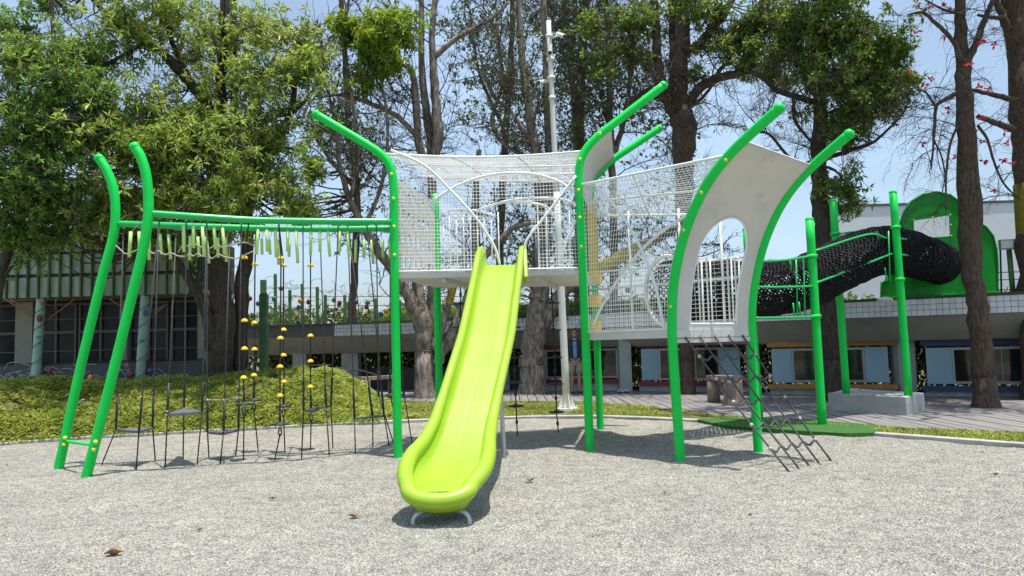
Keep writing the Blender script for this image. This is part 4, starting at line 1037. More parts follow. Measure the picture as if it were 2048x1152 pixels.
# low wall behind the open part of the walkway
mb = MB(); a, b = at_y(500, 745, 26.5), at_y(1090, 738, 23.8); mb.beam((a[0], a[1], .3), (b[0], b[1], .3), .15, .85)
tag(mb.build('low_wall', 'plinth', smooth=False, origin=(a[0], a[1], 0)), 'low dark wall in front of the hedge behind the walkway', 'wall')
rl = thing('handrail', 'thin dark metal handrail beside the walkway columns', 'handrail', at_z(600, 775, .05))
for ps in (((575, 752), (605, 738), (660, 741)), ((700, 742), (720, 741), (760, 752)), ((575, 732), (660, 730))):
    pipe([at_y(a, b, 23.2) for a, b in ps], .022, 'wire_dark', rl, 'rail', 6, 3)
for x in (600, 660, 692):
    p = at_y(x, 740, 23.2); MB().tube([(p[0], p[1], 0), p], .022, 6).build('stanchion', 'wire_dark', rl)

# ================================================================== LEAVES
def leaf_mesh(mb, base, d, n, L, W, fold=0.15):
    n = n - (n * d).sum(1, keepdims=True) * d; n /= np.linalg.norm(n, axis=1, keepdims=True) + 1e-9
    s = np.cross(d, n); L = L[:, None]; W = W[:, None]
    tip = base + d * L - n * L * 0.12
    mid = base + d * L * 0.5
    V = np.stack([base, mid + s * W * .5 + n * W * fold, tip, mid - s * W * .5 + n * W * fold], 1)
    mb.add(V.reshape(-1, 3), np.arange(len(base))[:, None] * 4 + np.array([0, 1, 2, 3]))
def rand_unit(n):
    v = RNG.normal(size=(n, 3)); return v / np.linalg.norm(v, axis=1, keepdims=True)
def rosettes(mb, centers, dirs, k, L, W, spread=0.9, droop=0.25):
    c = np.repeat(centers, k, 0); d0 = np.repeat(dirs, k, 0); n = len(c)
    d = d0 * (1 - spread) + rand_unit(n) * spread; d[:, 2] -= droop * RNG.random(n); d /= np.linalg.norm(d, axis=1, keepdims=True)
    up = np.array([0, 0, 1.0]) + rand_unit(n) * 0.8
    leaf_mesh(mb, c + d * 0.01, d, up, L * RNG.uniform(.6, 1.15, n), W * RNG.uniform(.7, 1.2, n))
def scatter_leaves(mb, pts, L, W, hang=0.5):
    n = len(pts); d = rand_unit(n); d[:, 2] -= hang; d /= np.linalg.norm(d, axis=1, keepdims=True)
    leaf_mesh(mb, pts, d, np.array([0, 0, 1.0]) + rand_unit(n) * .9, L * RNG.uniform(.6, 1.2, n), W * RNG.uniform(.6, 1.2, n))
def ground_cover():
    n = len(BANK); a = RNG.random(n) * 6.283
    d = np.stack([np.cos(a), np.sin(a), RNG.uniform(-.15, .9, n)], -1); d /= np.linalg.norm(d, axis=1, keepdims=True)
    clump = np.array([mnoise.noise(Vector((p[0] * 3.1, p[1] * 3.1, p[2] * 3))) for p in BANK])
    p = BANK + np.array([0, 0, 1.0]) * (RNG.random(n) * np.maximum(.01, .06 + .085 * clump))[:, None]
    mb = MB(); leaf_mesh(mb, p, d, np.array([0, 0, 1.0]) + rand_unit(n) * .5, RNG.uniform(.045, .11, n), RNG.uniform(.018, .034, n))
    k = RNG.choice(n, 7000, replace=False); k = k[clump[k] > -.05]
    blades('bank_tufts', 'taller grass tufts standing out of the raised bank', BANK[k], .07, .19, .012)
    g = mb.build('bank_grass', 'grass', smooth=False, kind='stuff'); g['label'] = 'short leafy grass covering the raised bank by the kerb'; g['category'] = 'grass'
ground_cover()
def hedge(name, label, poly, n, m, L=.09, W=.05, cat='hedge'):
    # poly: list of (x, y, z0, z1, depth)
    poly = np.array(poly); s = RNG.random(n) * (len(poly) - 1); i = s.astype(int); f = (s - i)[:, None]
    q = poly[i] * (1 - f) + poly[i + 1] * f
    lump = np.array([mnoise.noise(Vector((a * 1.5, b * 1.5, 2))) for a, b in q[:, :2]])
    z = q[:, 2] + (q[:, 3] - q[:, 2] + .14 * lump) * RNG.random(n) ** .8
    pts = np.stack([q[:, 0], q[:, 1] + q[:, 4] * (RNG.random(n) - .2), z], -1)
    mb = MB(); scatter_leaves(mb, pts, L, W, .2)
    t = thing(name, label, cat, (poly[:, 0].mean(), poly[:, 1].mean(), poly[:, 2].min()))
    fo = mb.build('foliage', m, t, smooth=False, kind='stuff')
    mb = MB()
    for k in range(max(8, n // 250)):
        a = q[k]; y = a[1] + a[4] * .4 * RNG.random(); mb.tube([(a[0], y, a[2] - .05), (a[0] + RNG.uniform(-.15, .15), y + .05, a[2] + (a[3] - a[2]) * .45), (a[0] + RNG.uniform(-.25, .25), y, a[3] - .05)], [.012, .009, .004], 4)
    mb.build('stems', 'twig', t, kind='stuff')
yb_ = lambda x: float(can_y(x)) + 4.4
hp = [(x, yb_(x), 0.0, 2.1, .9) for x in np.linspace(-9.5, 1.5, 12)]
hedge('hedge', 'mixed green and brown hedge behind the open walkway', hp, 34000, 'leaf_hedge', .14, .085)
hp = [(x, yb_(x) - .6, 0.0, 2.05, .9) for x in np.linspace(2.0, 13.5, 12)]
hedge('hedge', 'green hedge showing above the display board headers', hp, 30000, 'leaf_hedge', .14, .085)
hp = [(x, float(can_y(x)) + 1.2, 2.16, 2.62, .7) for x in np.linspace(-4.4, 3.6, 10)]
hedge('hedge', 'low green planting on the walkway roof deck', hp, 12000, 'leaf_fine', .09, .045)
hp = [(x, 30 + 2 * math.sin(x), 0.0, 3.0, 2.5) for x in np.linspace(-34, 34, 30)]
hedge('hedge', 'distant green hedge line beyond the walkway', hp, 34000, 'leaf_hedge', .34, .2)

# ------------------------------------------------------------------ fence on the roof deck
fen = thing('deck_fence', 'green post and wire fence with coloured discs on the roof deck', 'fence', (can[4][0], can[4][1] + .3, 2.15))
fpx = [(527, 560), (551, 548), (580, 580), (605, 568), (635, 574), (651, 590), (690, 590), (751, 597), (800, 600), (876, 600), (1000, 600), (1107, 590), (1136, 595), (1215, 600), (1262, 595)]
ft = []
for x, y in fpx:
    Yd = float(np.interp(x, [a[0] for a in can_px], [a[2] for a in can_px])) + .25
    b = at_y(x, 640, Yd); b[2] = 2.14; tp_ = at_y(x, y, Yd); w = .085 if x != 527 else .16
    MB().box((b[0], b[1], (2.1 + tp_[2]) / 2), (w, w, tp_[2] - 2.1)).build('post', 'fence_green', fen, smooth=False); ft.append((x, Yd))
for y0 in (588, 606, 630):
    pts = [at_y(x, y0 + (5 if x > 640 else -12), Yd) for x, Yd in ft]
    MB().tube(np.array(pts), .010, 5).build('wire', 'wire_dark', fen)
mb = MB()
for i in range(130):
    x = RNG.uniform(505, 1290); Yd = np.interp(x, [a[0] for a in ft], [a[1] for a in ft]); r = RNG.uniform(.08, .28)
    c = at_y(x, RNG.uniform(570, 630) - (12 if x < 650 else 0), Yd); a0 = RNG.random() * 6; a = np.linspace(a0, a0 + RNG.uniform(2, 5), 10)
    mb.tube(np.stack([c[0] + r * np.cos(a), np.full(10, c[1]) + .02 * np.sin(a * 2), c[2] + r * .8 * np.sin(a)], -1), .006, 4, cap=False)
mb.build('curled_wire', 'wire_dark', fen, kind='stuff')
cols = ['orn_red', 'orn_blue', 'orn_green', 'orn_red', 'orn_blue', 'orn_yellow', 'orn_red', 'orn_green']
for i, (x, y) in enumerate([(500, 597), (516, 607), (548, 597), (562, 577), (597, 640 - 25), (600, 602), (617, 604), (668, 600), (679, 606), (712, 604), (735, 605), (733, 614), (762, 628), (772, 622), (1148, 580), (1170, 580), (1220, 578), (1256, 580), (905, 590), (1090, 575)]):
    Yd = np.interp(x, [a[0] for a in ft], [a[1] for a in ft]) - .08
    mb = MB(); mb.sphere(at_y(x, y, Yd), .075, 10, 6, (1, .35, 1.15)); mb.build('disc_ornament', cols[i % 8], fen)

# ================================================================== LEFT BUILDING
def left_building():
    Y = 17.6
    X = lambda px, yy=660: at_y(px, yy, Y)[0]
    Zp = lambda py, px=150: at_y(px, py, Y)[2]
    x0, x1 = X(-160), X(398)
    t = thing('school_building', 'shaded single storey building with slatted green and white fascia', 'building', (x1, Y, 0))
    zs, zm, zt_ = Zp(594), Zp(549), Zp(500)
    MB().box(((x0 + x1) / 2, Y + 1.9, 1.4), (x1 - x0, .6, 2.8)).build('wall', 'cream_wall', t, smooth=False)
    MB().box(((x0 + x1) / 2, Y + 1.2, zs + .06), (x1 - x0 + .1, 2.2, .1)).build('eave', 'soffit', t, smooth=False)
    MB().box(((x0 + x1) / 2, Y + 1.2, zs + .75), (x1 - x0, 2.1, 1.25)).build('roof', 'dark_roof', t, smooth=False)
    MB().box(((x0 + x1) / 2, Y + .08, zs + .6), (x1 - x0, .06, 1.2)).build('fascia_backing', 'dark_roof', t, smooth=False)
    w = .252; n = int((x1 - x0) / w)
    for i in range(n):
        xa = x0 + i * w
        for (a, b) in ((Zp(593), Zp(553)), (Zp(546), Zp(508)), (Zp(503), Zp(478))):
            if b < 0: continue
            MB().box((xa + w / 2, Y + .03 + RNG.uniform(-.008, .008), (a + b) / 2), (w - .025, .02, b - a)).build('fascia_board', 'facade_pale', t, smooth=False)
        h = zs + 1.3 + RNG.uniform(-.25, .55)
        MB().box((xa, Y - .02, (zs - .02 + h) / 2), (.035, .07, h - zs + .02)).build('slat', 'slat_green', t, smooth=False)
    yw = Y + 1.3
    # window wall: cream piers, frames and panes
    zb, zc = .95, zs - .0
    piers = [(-130, -95), (38, 72), (247, 260), (400, 420)]
    for a, b in piers:
        xa, xb = at_y(a, 660, yw)[0], at_y(b, 660, yw)[0]
        MB().box(((xa + xb) / 2, yw, zs / 2), (xb - xa, .3, zs - .01)).build('pier', 'cream_wall', t, smooth=False)
    MB().box(((x0 + x1) / 2, yw + .12, .5), (x1 - x0, .2, 1.0)).build('dado_wall', 'plinth', t, smooth=False)
    for a, b in ((-90, 36), (74, 152), (160, 245), (262, 335), (345, 398)):
        xa, xb = at_y(a, 660, yw)[0], at_y(b, 660, yw)[0]; W = xb - xa
        z0, z1 = 1.0, zs - .06
        wf = MB().box(((xa + xb) / 2, yw, z0 + 1.02), (W, .05, .07)).build('window', 'window_frame', t, smooth=False)
        for z in (z0 + .03, z0 + .55, z0 + 1.35, z1 - .03): MB().box(((xa + xb) / 2, yw - .003, z), (W, .05, .05 if z not in (z0 + .55, z0 + 1.35) else .025)).build('frame_bar', 'window_frame', wf, smooth=False)
        for k in range(3): MB().box((xa + W * k / 2, yw - .006, (z0 + z1) / 2), (.05, .05, z1 - z0)).build('frame_bar', 'window_frame', wf, smooth=False)
        MB().box(((xa + xb) / 2, yw + .035, (z0 + z1) / 2), (W - .02, .012, z1 - z0 - .02)).build('pane', 'glass_dim', wf, smooth=False)
    # plinth wall and mint columns
    yp = Y + .25
    MB().box(((x0 + x1) / 2, yp + .1, .63), (x1 - x0, .12, 1.22)).build('plinth_wall', 'plinth', t, smooth=False)
    MB().tube([(x0, yp, 1.27), (x1, yp, 1.27)], .016, 6).build('top_rail', 'wire_dark', t)
    for xa, ya, xb, yb2 in ((83, 598, 68, 772), (291, 598, 277, 766), (-110, 598, -122, 772)):
        a, b = at_y(xa, ya, yp - .15), at_y(xb, yb2, yp - .15); b[2] = .3
        c = MB().tube(cr([(a[0] * .96 + b[0] * .04, b[1], zs), (a + b) / 2, b], 6), .105, 16).build('column', 'mint', t)
        z = np.linspace(0.6, zs - .05, 60); s = np.linspace(0, 1, 60); cx_ = np.interp(z, [b[2], zs], [b[0], a[0]])
        MB().tube(np.stack([cx_ + .113 * np.cos(s * 34), np.full(60, b[1]) + .113 * np.sin(s * 34), z], -1), .007, 5).build('vine_wire', 'wire_dark', c)
    for x, y, m_, r in ((84, 603, 'orn_peach', .09), (79, 636, 'orn_red', .1), (78, 673, 'orn_green', .075), (100, 742, 'orn_red', .09), (45, 752, 'orn_green', .1), (180, 756, 'orn_yellow', .085), (254, 732, 'orn_peach', .07), (262, 749, 'orn_red', .1), (300, 742, 'orn_blue', .085), (291, 626, 'orn_blue', .085), (284, 681, 'orn_green', .075)):
        p = at_y(x, y, yp - .28); g = MB(); r *= .72; g.sphere(p, r, 12, 8, (1, .5, 1.25) if m_ != 'orn_green' else (1.3, .4, .6)); g.build('ornament', m_, t)
    mb = MB()
    for k in range(46):
        x = RNG.uniform(-20, 330); p = at_y(x, RNG.uniform(735, 768), yp - .02); a = RNG.uniform(0, 6.28); pts = [p]
        for j in range(5):
            a += RNG.uniform(-.8, .8); pts.append(pts[-1] + np.array([math.cos(a) * .1, 0, math.sin(a) * .06]))
        mb.tube(cr(pts, 2), .007, 4)
    mb.build('wire_branches', 'wire_white', t, kind='stuff')
    for (xa, ya, xb, yb2) in ((10, 598, 75, 640), (20, 600, 72, 628), (150, 598, 95, 640), (112, 598, 110, 622), (220, 598, 250, 620), (335, 608, 300, 625), (330, 612, 305, 630)):
        MB().tube([at_y(xa, ya, yp - .3), at_y(xb, yb2, yp - .2)], .014, 6).build('rod', 'copper', t)
left_building()
# dark green gate post and ladder in the gap beside the tree
g = thing('gate_post', 'tall dark green square post beside the bank', 'post', at_y(527, 770, 17.5) * np.array([1, 1, 0]))
p = at_y(528, 700, 17.5); tp_ = at_y(528, 590, 17.5)
MB().box((p[0], 17.5, tp_[2] / 2), (.17, .17, tp_[2])).build('shaft', 'slat_green', g, smooth=False)
MB().sphere((p[0], 17.5, tp_[2]), .095, 12, 5, (1, 1, .7), lo=0).build('cap', 'slat_green', g)
g = thing('ladder', 'dark wooden ladder leaning in the gap beside the big tree', 'ladder', at_y(500, 770, 17.9) * np.array([1, 1, 0]))
for x in (490, 513):
    a = at_y(x, 690, 18.1); MB().tube([a, (a[0] + .03, 17.8, 0)], .025, 6).build('stile', 'bark_brown', g)
for y in (700, 712, 724, 736, 748, 760): MB().tube([at_y(491, y, 18.0), at_y(513, y, 18.0)], .014, 6).build('rung', 'alu', g)

# far white building behind the tunnel panel
fb = thing('far_wall', 'plain white screen wall with dark top line beyond the trees', 'wall', at_y(1790, 660, 34) * np.array([1, 1, 0]))
a, b = at_y(1672, 414, 34), at_y(2120, 392, 34)
MB().box(((a[0] + b[0]) / 2, 34.2, a[2] / 2), (b[0] - a[0], .3, a[2])).build('wall', 'far_wall', fb, smooth=False)
MB().box(((a[0] + b[0]) / 2, 34.2, a[2] + .05), (b[0] - a[0] + .1, .4, .10)).build('parapet', 'plinth', fb, smooth=False)

# floodlight on the deck at the right
fl = thing('floodlight', 'square grey floodlight on a green post by the green panel', 'floodlight', at_y(2022, 585, 15.3))
pp = at_y(2021, 520, 15.3); MB().tube([(pp[0], 15.3, 2.1), at_y(2018, 498, 15.3)], .05, 10).build('post', 'fence_green', fl)
MB().box(at_y(2014, 489, 15.2), (.27, .13, .2), -.2).build('housing', 'alu', fl, smooth=False)
MB().box(at_y(2014, 489, 15.12), (.22, .02, .15), -.2).build('lens', 'lamp_lens', fl, smooth=False)
fe = thing('deck_fence', 'dark wire fence on the roof deck past the green panel', 'fence', at_y(2030, 585, 15.5))
for y in (545, 560, 580): MB().tube([at_y(1996, y, 15.6), at_y(2120, y - 4, 15.0)], .009, 5).build('wire', 'wire_dark', fe)
for x in (2000, 2045, 2090): MB().tube([at_y(x, 480, 15.4), at_y(x + 3, 588, 15.4)], .02, 6).build('post', 'wire_dark', fe)
# white dome light on the canopy edge
p = at_y(1770, 602, 16.0); o = MB().sphere(p, .16, 14, 6, (1, 1, .55), lo=0).build('dome_lamp', 'pole', origin=p); tag(o, 'small white dome lamp on the tiled canopy edge', 'lamp')

# ================================================================== TREES
class Tree:
    def __init__(s, name, label, base, bark, twig, group=None):
        s.t = thing(name, label, 'tree', (base[0], base[1], 0), group); s.tr = MB(); s.tw = MB(); s.lv = MB(); s.bark, s.twig = bark, twig
        s.sk = []; s.nleaf = 0
    def limb(s, px, w, Y, sides=10, n=6):
        N = len(px); Ys = np.linspace(Y[0], Y[1], N) if isinstance(Y, tuple) else np.full(N, Y)
        pts = np.array([at_y(a, b, y) for (a, b), y in zip(px, Ys)])
        r = np.interp(np.linspace(0, 1, N), np.linspace(0, 1, len(w)), w) * Ys / FPX / 2
        c = cr(np.c_[pts, r], n); q = c[:, :3].copy(); rr = np.maximum(c[:, 3], .006)
        q[1:-1] += RNG.normal(size=q[1:-1].shape) * rr[1:-1, None] * .10
        s.tr.tube(q, rr * RNG.uniform(.94, 1.06, len(rr)), sides); s.sk.append(np.c_[q, rr]); return q
    def root(s, px, w, Y):
        # flared foot reaching into the ground
        p = at_y(*px, Y); r = w * Y / FPX / 2
        s.tr.tube(np.array([(p[0], p[1], p[2]), (p[0], p[1], max(.3, p[2] * .5)), (p[0], p[1], .12), (p[0], p[1], -.05)]), [r, r * 1.04, r * 1.2, r * 1.45], 14)
    def grow(s, p, d, L, r, lev, leafp=0.0, leaf=(.09, .07), up=.15, out=None):
        n = 4; pts = [p]; dd = unit(d)
        for k in range(n):
            dd = unit(dd + RNG.normal(size=3) * .24 + np.array([0, 0, up * .25])); pts.append(pts[-1] + dd * L / n)
        s.tw.tube(np.array(pts), np.linspace(r, r * .45, n + 1), 4 if lev < 2 else 5, cap=False)
        if lev <= 0:
            if out is not None: out.append((pts[-1], dd)); out.append((pts[2], dd))
            return
        for k in range(1, n + 1):
            for _ in range(1 + (RNG.random() < .45)):
                nd = unit(dd + rand_unit(1)[0] * .95)
                s.grow(pts[k], nd, L * RNG.uniform(.42, .68), r * .55, lev - 1, leafp, leaf, up, out)
    def bare(s, count, L, r, lev, up=.2, seg=None, leaf_n=0, leaf=(.09, .07), zmin=2.2):
        out = []
        sk = np.vstack(s.sk if seg is None else [s.sk[i] for i in seg]); sk = sk[(sk[:, 2] > zmin)]
        for i in RNG.choice(len(sk), count):
            p = sk[i, :3]; d = rand_unit(1)[0]; d[2] = abs(d[2]) * .7 + .15; d[1] *= .7
            s.grow(p, d, L * RNG.uniform(.6, 1.2), min(r, sk[i, 3] * .7), lev, up=up, out=out)
        if leaf_n and out:
            P = np.array([o[0] for o in out]); i = RNG.choice(len(P), leaf_n)
            scatter_leaves(s.lv, P[i] + RNG.normal(size=(leaf_n, 3)) * .05, *leaf, hang=.9); s.nleaf += leaf_n
        return out
    def blob(s, c, rad, Y, n, k, L, W, dr=None, groups=None, spread=.9, droop=.25, bare_conn=True):
        c3 = at_y(*c, Y); rx, rz = rad[0] * Y / FPX, rad[1] * Y / FPX; ry = dr if dr else (rx + rz) * .45
        g = groups or max(3, n // 9)
        gc = RNG.normal(size=(g, 3)); gc = gc / np.linalg.norm(gc, axis=1, keepdims=True) * (RNG.random((g, 1)) ** .5) * np.array([rx, ry, rz]) * 1.08 + c3
        sk = np.vstack(s.sk)
        for q in gc:
            d2 = ((sk[:, :3] - q) ** 2).sum(1) + np.where(sk[:, 2] > q[2] + .3, 1.5, 0); b = sk[int(np.argmin(d2))]
            L0 = np.linalg.norm(q - b[:3]); mid = (b[:3] + q) / 2 + RNG.normal(size=3) * .12 * (1 + L0 * .5) + np.array([0, 0, -.1 * L0])
            s.tw.tube(cr([b[:3], mid, q], 4), np.linspace(min(b[3] * .6, .012 + .012 * L0), .006, 9), 5, cap=False)
        sp = .55 * (rx * ry * rz / g) ** (1 / 3) * 1.15
        gi = RNG.integers(0, g, n); tips = gc[gi] + RNG.normal(size=(n, 3)) * sp * np.array([1, 1, .8]); dirs = tips - gc[gi]
        dirs /= np.linalg.norm(dirs, axis=1, keepdims=True) + 1e-6; dirs[:, 2] += .25
        for a, b in zip(gc[gi], tips): s.tw.tube(np.array([a, (a + b) / 2 + RNG.normal(size=3) * .03, b]), [.006, .005, .003], 3, cap=False)
        rosettes(s.lv, tips, dirs, k, L, W, spread, droop); s.nleaf += n * k
    def done(s, leafmat):
        s.tr.build('trunk', s.bark, s.t)
        if s.tw.n: s.tw.build('branches', s.twig, s.t, kind='stuff')
        if s.lv.n: s.lv.build('crown', leafmat, s.t, smooth=False, kind='stuff')
        return s.t

# big long-leaved tree behind the left rails
T = Tree('broadleaf_tree', 'big dark multi-stemmed tree with long glossy leaves behind the left rails', at_y(445, 765, 16.2), 'bark_dark', 'twig')
T.root((440, 740), 52, 16.2); T.root((478, 740), 30, 16.5)
T.limb([(440, 745), (446, 640), (440, 560), (432, 470), (440, 350), (441, 200), (447, 90), (452, -60)], [52, 46, 34, 26, 22, 18], 16.2, 12)
T.limb([(478, 745), (484, 600), (496, 470), (488, 380), (474, 260), (466, 120), (470, -40)], [30, 28, 24, 16, 12], 16.5, 10)
T.limb([(425, 700), (410, 620), (378, 560), (340, 505), (300, 490)], [26, 20, 14, 8], (16.1, 15.6))
T.limb([(436, 240), (400, 190), (345, 125), (290, 85), (225, 40), (170, -20)], [18, 22, 18, 12, 8], (16.2, 15.2))
T.limb([(290, 85), (220, 125), (150, 150), (90, 190)], [9, 7, 4], (15.4, 14.8))
T.limb([(396, 186), (350, 100), (330, 30), (320, -30)], [12, 9, 6], (16, 15.5))
T.limb([(490, 420), (515, 350), (545, 300), (578, 233), (592, 150), (600, 60)], [24, 22, 18, 14, 9, 6], (16.5, 16))
T.limb([(578, 233), (620, 190), (650, 130)], [9, 7, 4], 16.1)
T.limb([(440, 330), (380, 330), (310, 350), (250, 340)], [10, 8, 5], (16, 14.8))
T.limb([(447, 420), (420, 430), (350, 420)], [9, 6, 4], (16, 15))
T.limb([(455, 350), (500, 345), (520, 310)], [8, 6, 4], 16)
for (c, rad, Y, n, k) in [((330, 215), (95, 45), 15.4, 130, 9), ((250, 60), (80, 55), 15.2, 120, 9), ((350, 40), (75, 45), 15.6, 90, 8), ((290, 290), (90, 45), 14.6, 190, 10), ((390, 270), (70, 50), 15.2, 150, 10),
                          ((330, 380), (95, 50), 14.9, 190, 10), ((250, 410), (70, 55), 15.0, 120, 10), ((420, 400), (75, 45), 15.1, 150, 10), ((470, 290), (60, 60), 15.4, 120, 9), ((500, 180), (70, 60), 15.8, 90, 8), ((560, 90), (80, 70), 15.8, 170, 9), ((600, 140), (50, 40), 15.6, 90, 9), ((480, 60), (70, 60), 16.2, 90, 8),
                          ((540, 280), (40, 30), 16, 60, 9), ((470, 370), (50, 35), 14.9, 80, 10), ((560, 370), (45, 40), 15.6, 50, 9), ((400, 120), (60, 60), 16, 60, 8), ((590, 410), (35, 30), 16.2, 40, 9), ((170, 130), (70, 60), 15.2, 90, 9), ((400, 470), (60, 30), 15.4, 70, 10), ((250, -40), (110, 50), 15, 90, 9), ((330, 200), (290, 200), 15.6, 260, 9), ((250, 330), (220, 150), 14.6, 220, 10), ((520, 120), (150, 130), 15.8, 150, 9), ((440, 330), (170, 130), 15.2, 170, 10), ((560, 300), (100, 120), 16.2, 60, 9), ((120, 440), (130, 60), 15.4, 110, 10), ((200, 440), (120, 50), 15.5, 110, 10), ((330, 455), (110, 40), 15.6, 100, 10), ((470, 440), (60, 40), 15.4, 60, 10)]:
    T.blob(c, rad, Y, int(n * 1.45), k, .18, .045, droop=.45, spread=.85)
for (c, rad, n) in (((330, -150), (200, 90), 420), ((480, -220), (180, 110), 380), ((180, -250), (190, 100), 380), ((600, -120), (110, 90), 200), ((60, -160), (150, 90), 260), ((330, -330), (220, 80), 300)): T.blob(c, rad, 17.3, n, 8, .2, .06, dr=.8)  # unseen upper crown, added above the view to shade the left building
T.bare(26, 1.1, .018, 2, leaf_n=1200, leaf=(.12, .03))
T.done('leaf_long')

# fine-leaved tree at the far left
T = Tree('fine_leaf_tree', 'light green fine-leaved tree arching over the shaded building', at_y(10, 765, 14.4), 'bark_dark', 'twig')
T.root((-20, 730), 22, 14.4)
T.limb([(-20, 735), (0, 560), (30, 470), (62, 380), (95, 260), (110, 150), (105, 40), (100, -50)], [20, 17, 13, 10, 6], 14.4)
T.limb([(20, 490), (60, 330), (40, 200), (20, 60)], [9, 7, 4], 14.2)
T.limb([(62, 380), (120, 300), (170, 240), (215, 200)], [8, 6, 3], (14.3, 13.6))
T.limb([(40, 440), (95, 320), (130, 260)], [7, 5, 3], 14.0)
T.limb([(0, 560), (70, 480), (90, 420)], [7, 5, 3], (14.4, 13.9))
for (c, rad, Y, n, k) in [((60, 120), (90, 55), 14, 260, 12), ((150, 190), (90, 55), 13.8, 280, 12), ((40, 240), (75, 60), 13.6, 260, 12), ((130, 290), (85, 50), 13.8, 260, 12), ((190, 250), (60, 45), 14, 150, 12), ((40, 360), (70, 55), 13.8, 200, 12), ((120, 390), (75, 45), 14, 190, 12),
                          ((30, 50), (60, 40), 14.6, 90, 12), ((170, 100), (60, 40), 14.6, 80, 12), ((40, 450), (60, 40), 14.2, 110, 12), ((-60, 300), (70, 150), 14, 160, 12), ((90, 470), (40, 25), 14.2, 60, 12), ((110, 10), (60, 25), 14.8, 50, 12), ((90, 240), (150, 220), 14.0, 240, 12), ((60, 500), (90, 50), 14.3, 60, 12), ((30, 420), (80, 60), 14.3, 120, 12), ((150, 430), (80, 40), 14.3, 90, 12)]:
    T.blob(c, rad, Y, int(n * 1.55), k, .10, .034, droop=.15, spread=.95)
T.done('leaf_fine')

# multi-stemmed tree left of the slide
T = Tree('multi_stem_tree', 'pale multi-stemmed tree with bright leaf clumps behind the slide', at_y(850, 785, 20.3), 'bark_pale', 'twig')
T.root((848, 700), 37, 20.3)
T.limb([(848, 705), (847, 650), (838, 590), (832, 540)], [38, 36, 23, 20], 20.3, 14)
T.limb([(856, 700), (864, 600), (866, 450), (862, 300), (845, 150), (842, -40)], [24, 20, 18, 18, 14, 10], 20.5, 12)
T.limb([(845, 660), (820, 600), (790, 548), (760, 505), (728, 455), (700, 400), (680, 330), (672, 240)], [28, 25, 22, 18, 14, 10, 8], (20.3, 19.4), 12)
T.limb([(866, 330), (876, 270), (868, 150), (864, 60), (874, -40)], [18, 22, 17, 13, 10], 20.3, 12)
T.limb([(858, 330), (838, 290), (830, 180), (822, 140), (800, 122), (780, 90), (740, 50)], [17, 17, 15, 11, 10, 7, 5], (20.5, 19.8), 12)
T.limb([(868, 115), (915, 75), (985, 35), (1040, -20)], [13, 11, 8, 5], 20.3)
T.limb([(832, 270), (790, 230), (735, 205), (680, 190), (640, 195)], [12, 10, 8, 5], (20.4, 19.6))
T.limb([(868, 700), (885, 650), (900, 600), (907, 575)], [18, 16, 13, 12], 20.2)
T.limb([(870, 730), (905, 665), (935, 600), (950, 540), (952, 380), (958, 300)], [24, 24, 22, 18, 14, 10], (20.3, 20.8), 12)
T.limb([(945, 540), (1000, 480), (1040, 450), (1110, 440)], [16, 14, 10, 6], 20.6)
T.limb([(700, 400), (715, 320), (705, 200), (690, 90), (700, -20)], [10, 8, 7, 5], 19.6)
T.limb([(728, 455), (760, 380), (775, 290), (770, 200), (748, 150)], [9, 8, 6, 4], 19.8)
for (c, rad, Y, n, k) in [((745, 70), (70, 45), 19.4, 170, 10), ((700, 60), (40, 40), 19.6, 70, 9), ((770, 110), (45, 35), 19.4, 100, 10), ((800, 50), (50, 40), 19.8, 60, 9), ((630, 345), (28, 22), 19.5, 36, 9), ((720, 150), (40, 25), 19.6, 35, 9), ((660, 250), (35, 30), 19.8, 18, 8), ((600, 420), (40, 25), 19.5, 50, 9)]:
    T.blob(c, rad, Y, int(n * 2), k, .19, .058, droop=.35)
T.bare(60, 1.5, .022, 2); T.bare(40, .9, .014, 2)
tr = T.done('leaf_bright')
wr = MB().tube([at_y(898, 608, 20.15), at_y(907, 572, 20.15), at_y(909, 560, 20.15)], .105, 12); wr.build('yellow_wrap', 'wrap', tr)

# pale thick trunk right of the slide
T = Tree('pale_trunk_tree', 'thick pale trunked tree with bare branches beside the white pole', at_y(1065, 785, 20.9), 'bark_pale', 'twig_pale')
T.root((1064, 730), 50, 20.9)
T.limb([(1062, 735), (1070, 660), (1078, 600), (1082, 540), (1086, 430), (1076, 330), (1066, 270), (1045, 130), (1035, -40)], [50, 44, 38, 32, 23, 16, 11], 20.9, 14)
T.limb([(1085, 650), (1120, 590), (1160, 560), (1240, 515), (1300, 485), (1370, 450), (1420, 438)], [28, 25, 24, 22, 18, 13, 9], (20.9, 20.2), 12)
T.limb([(1082, 520), (1098, 380), (1097, 270), (1092, 100), (1084, -40)], [22, 18, 15, 13], 21.1)
T.limb([(1066, 290), (1020, 220), (985, 190), (960, 110)], [9, 7, 4], 20.8)
T.limb([(1098, 330), (1010, 290), (985, 240), (1005, 160), (995, 60)], [9, 9, 7, 5], 21.2)
for i in range(3): pass
T.bare(60, 1.5, .02, 2, leaf_n=2600, leaf=(.12, .09)); T.bare(34, 1.0, .012, 2, leaf_n=500, leaf=(.10, .075))
tr = T.done('leaf_dark')
MB().tube(cr([at_y(1192, 541, 20.42), at_y(1240, 515, 20.4), at_y(1300, 485, 20.35)], 5), [.185, .18, .18, .175, .17, .17, .165, .165, .16, .155, .15], 14).build('yellow_wrap', 'wrap', tr)

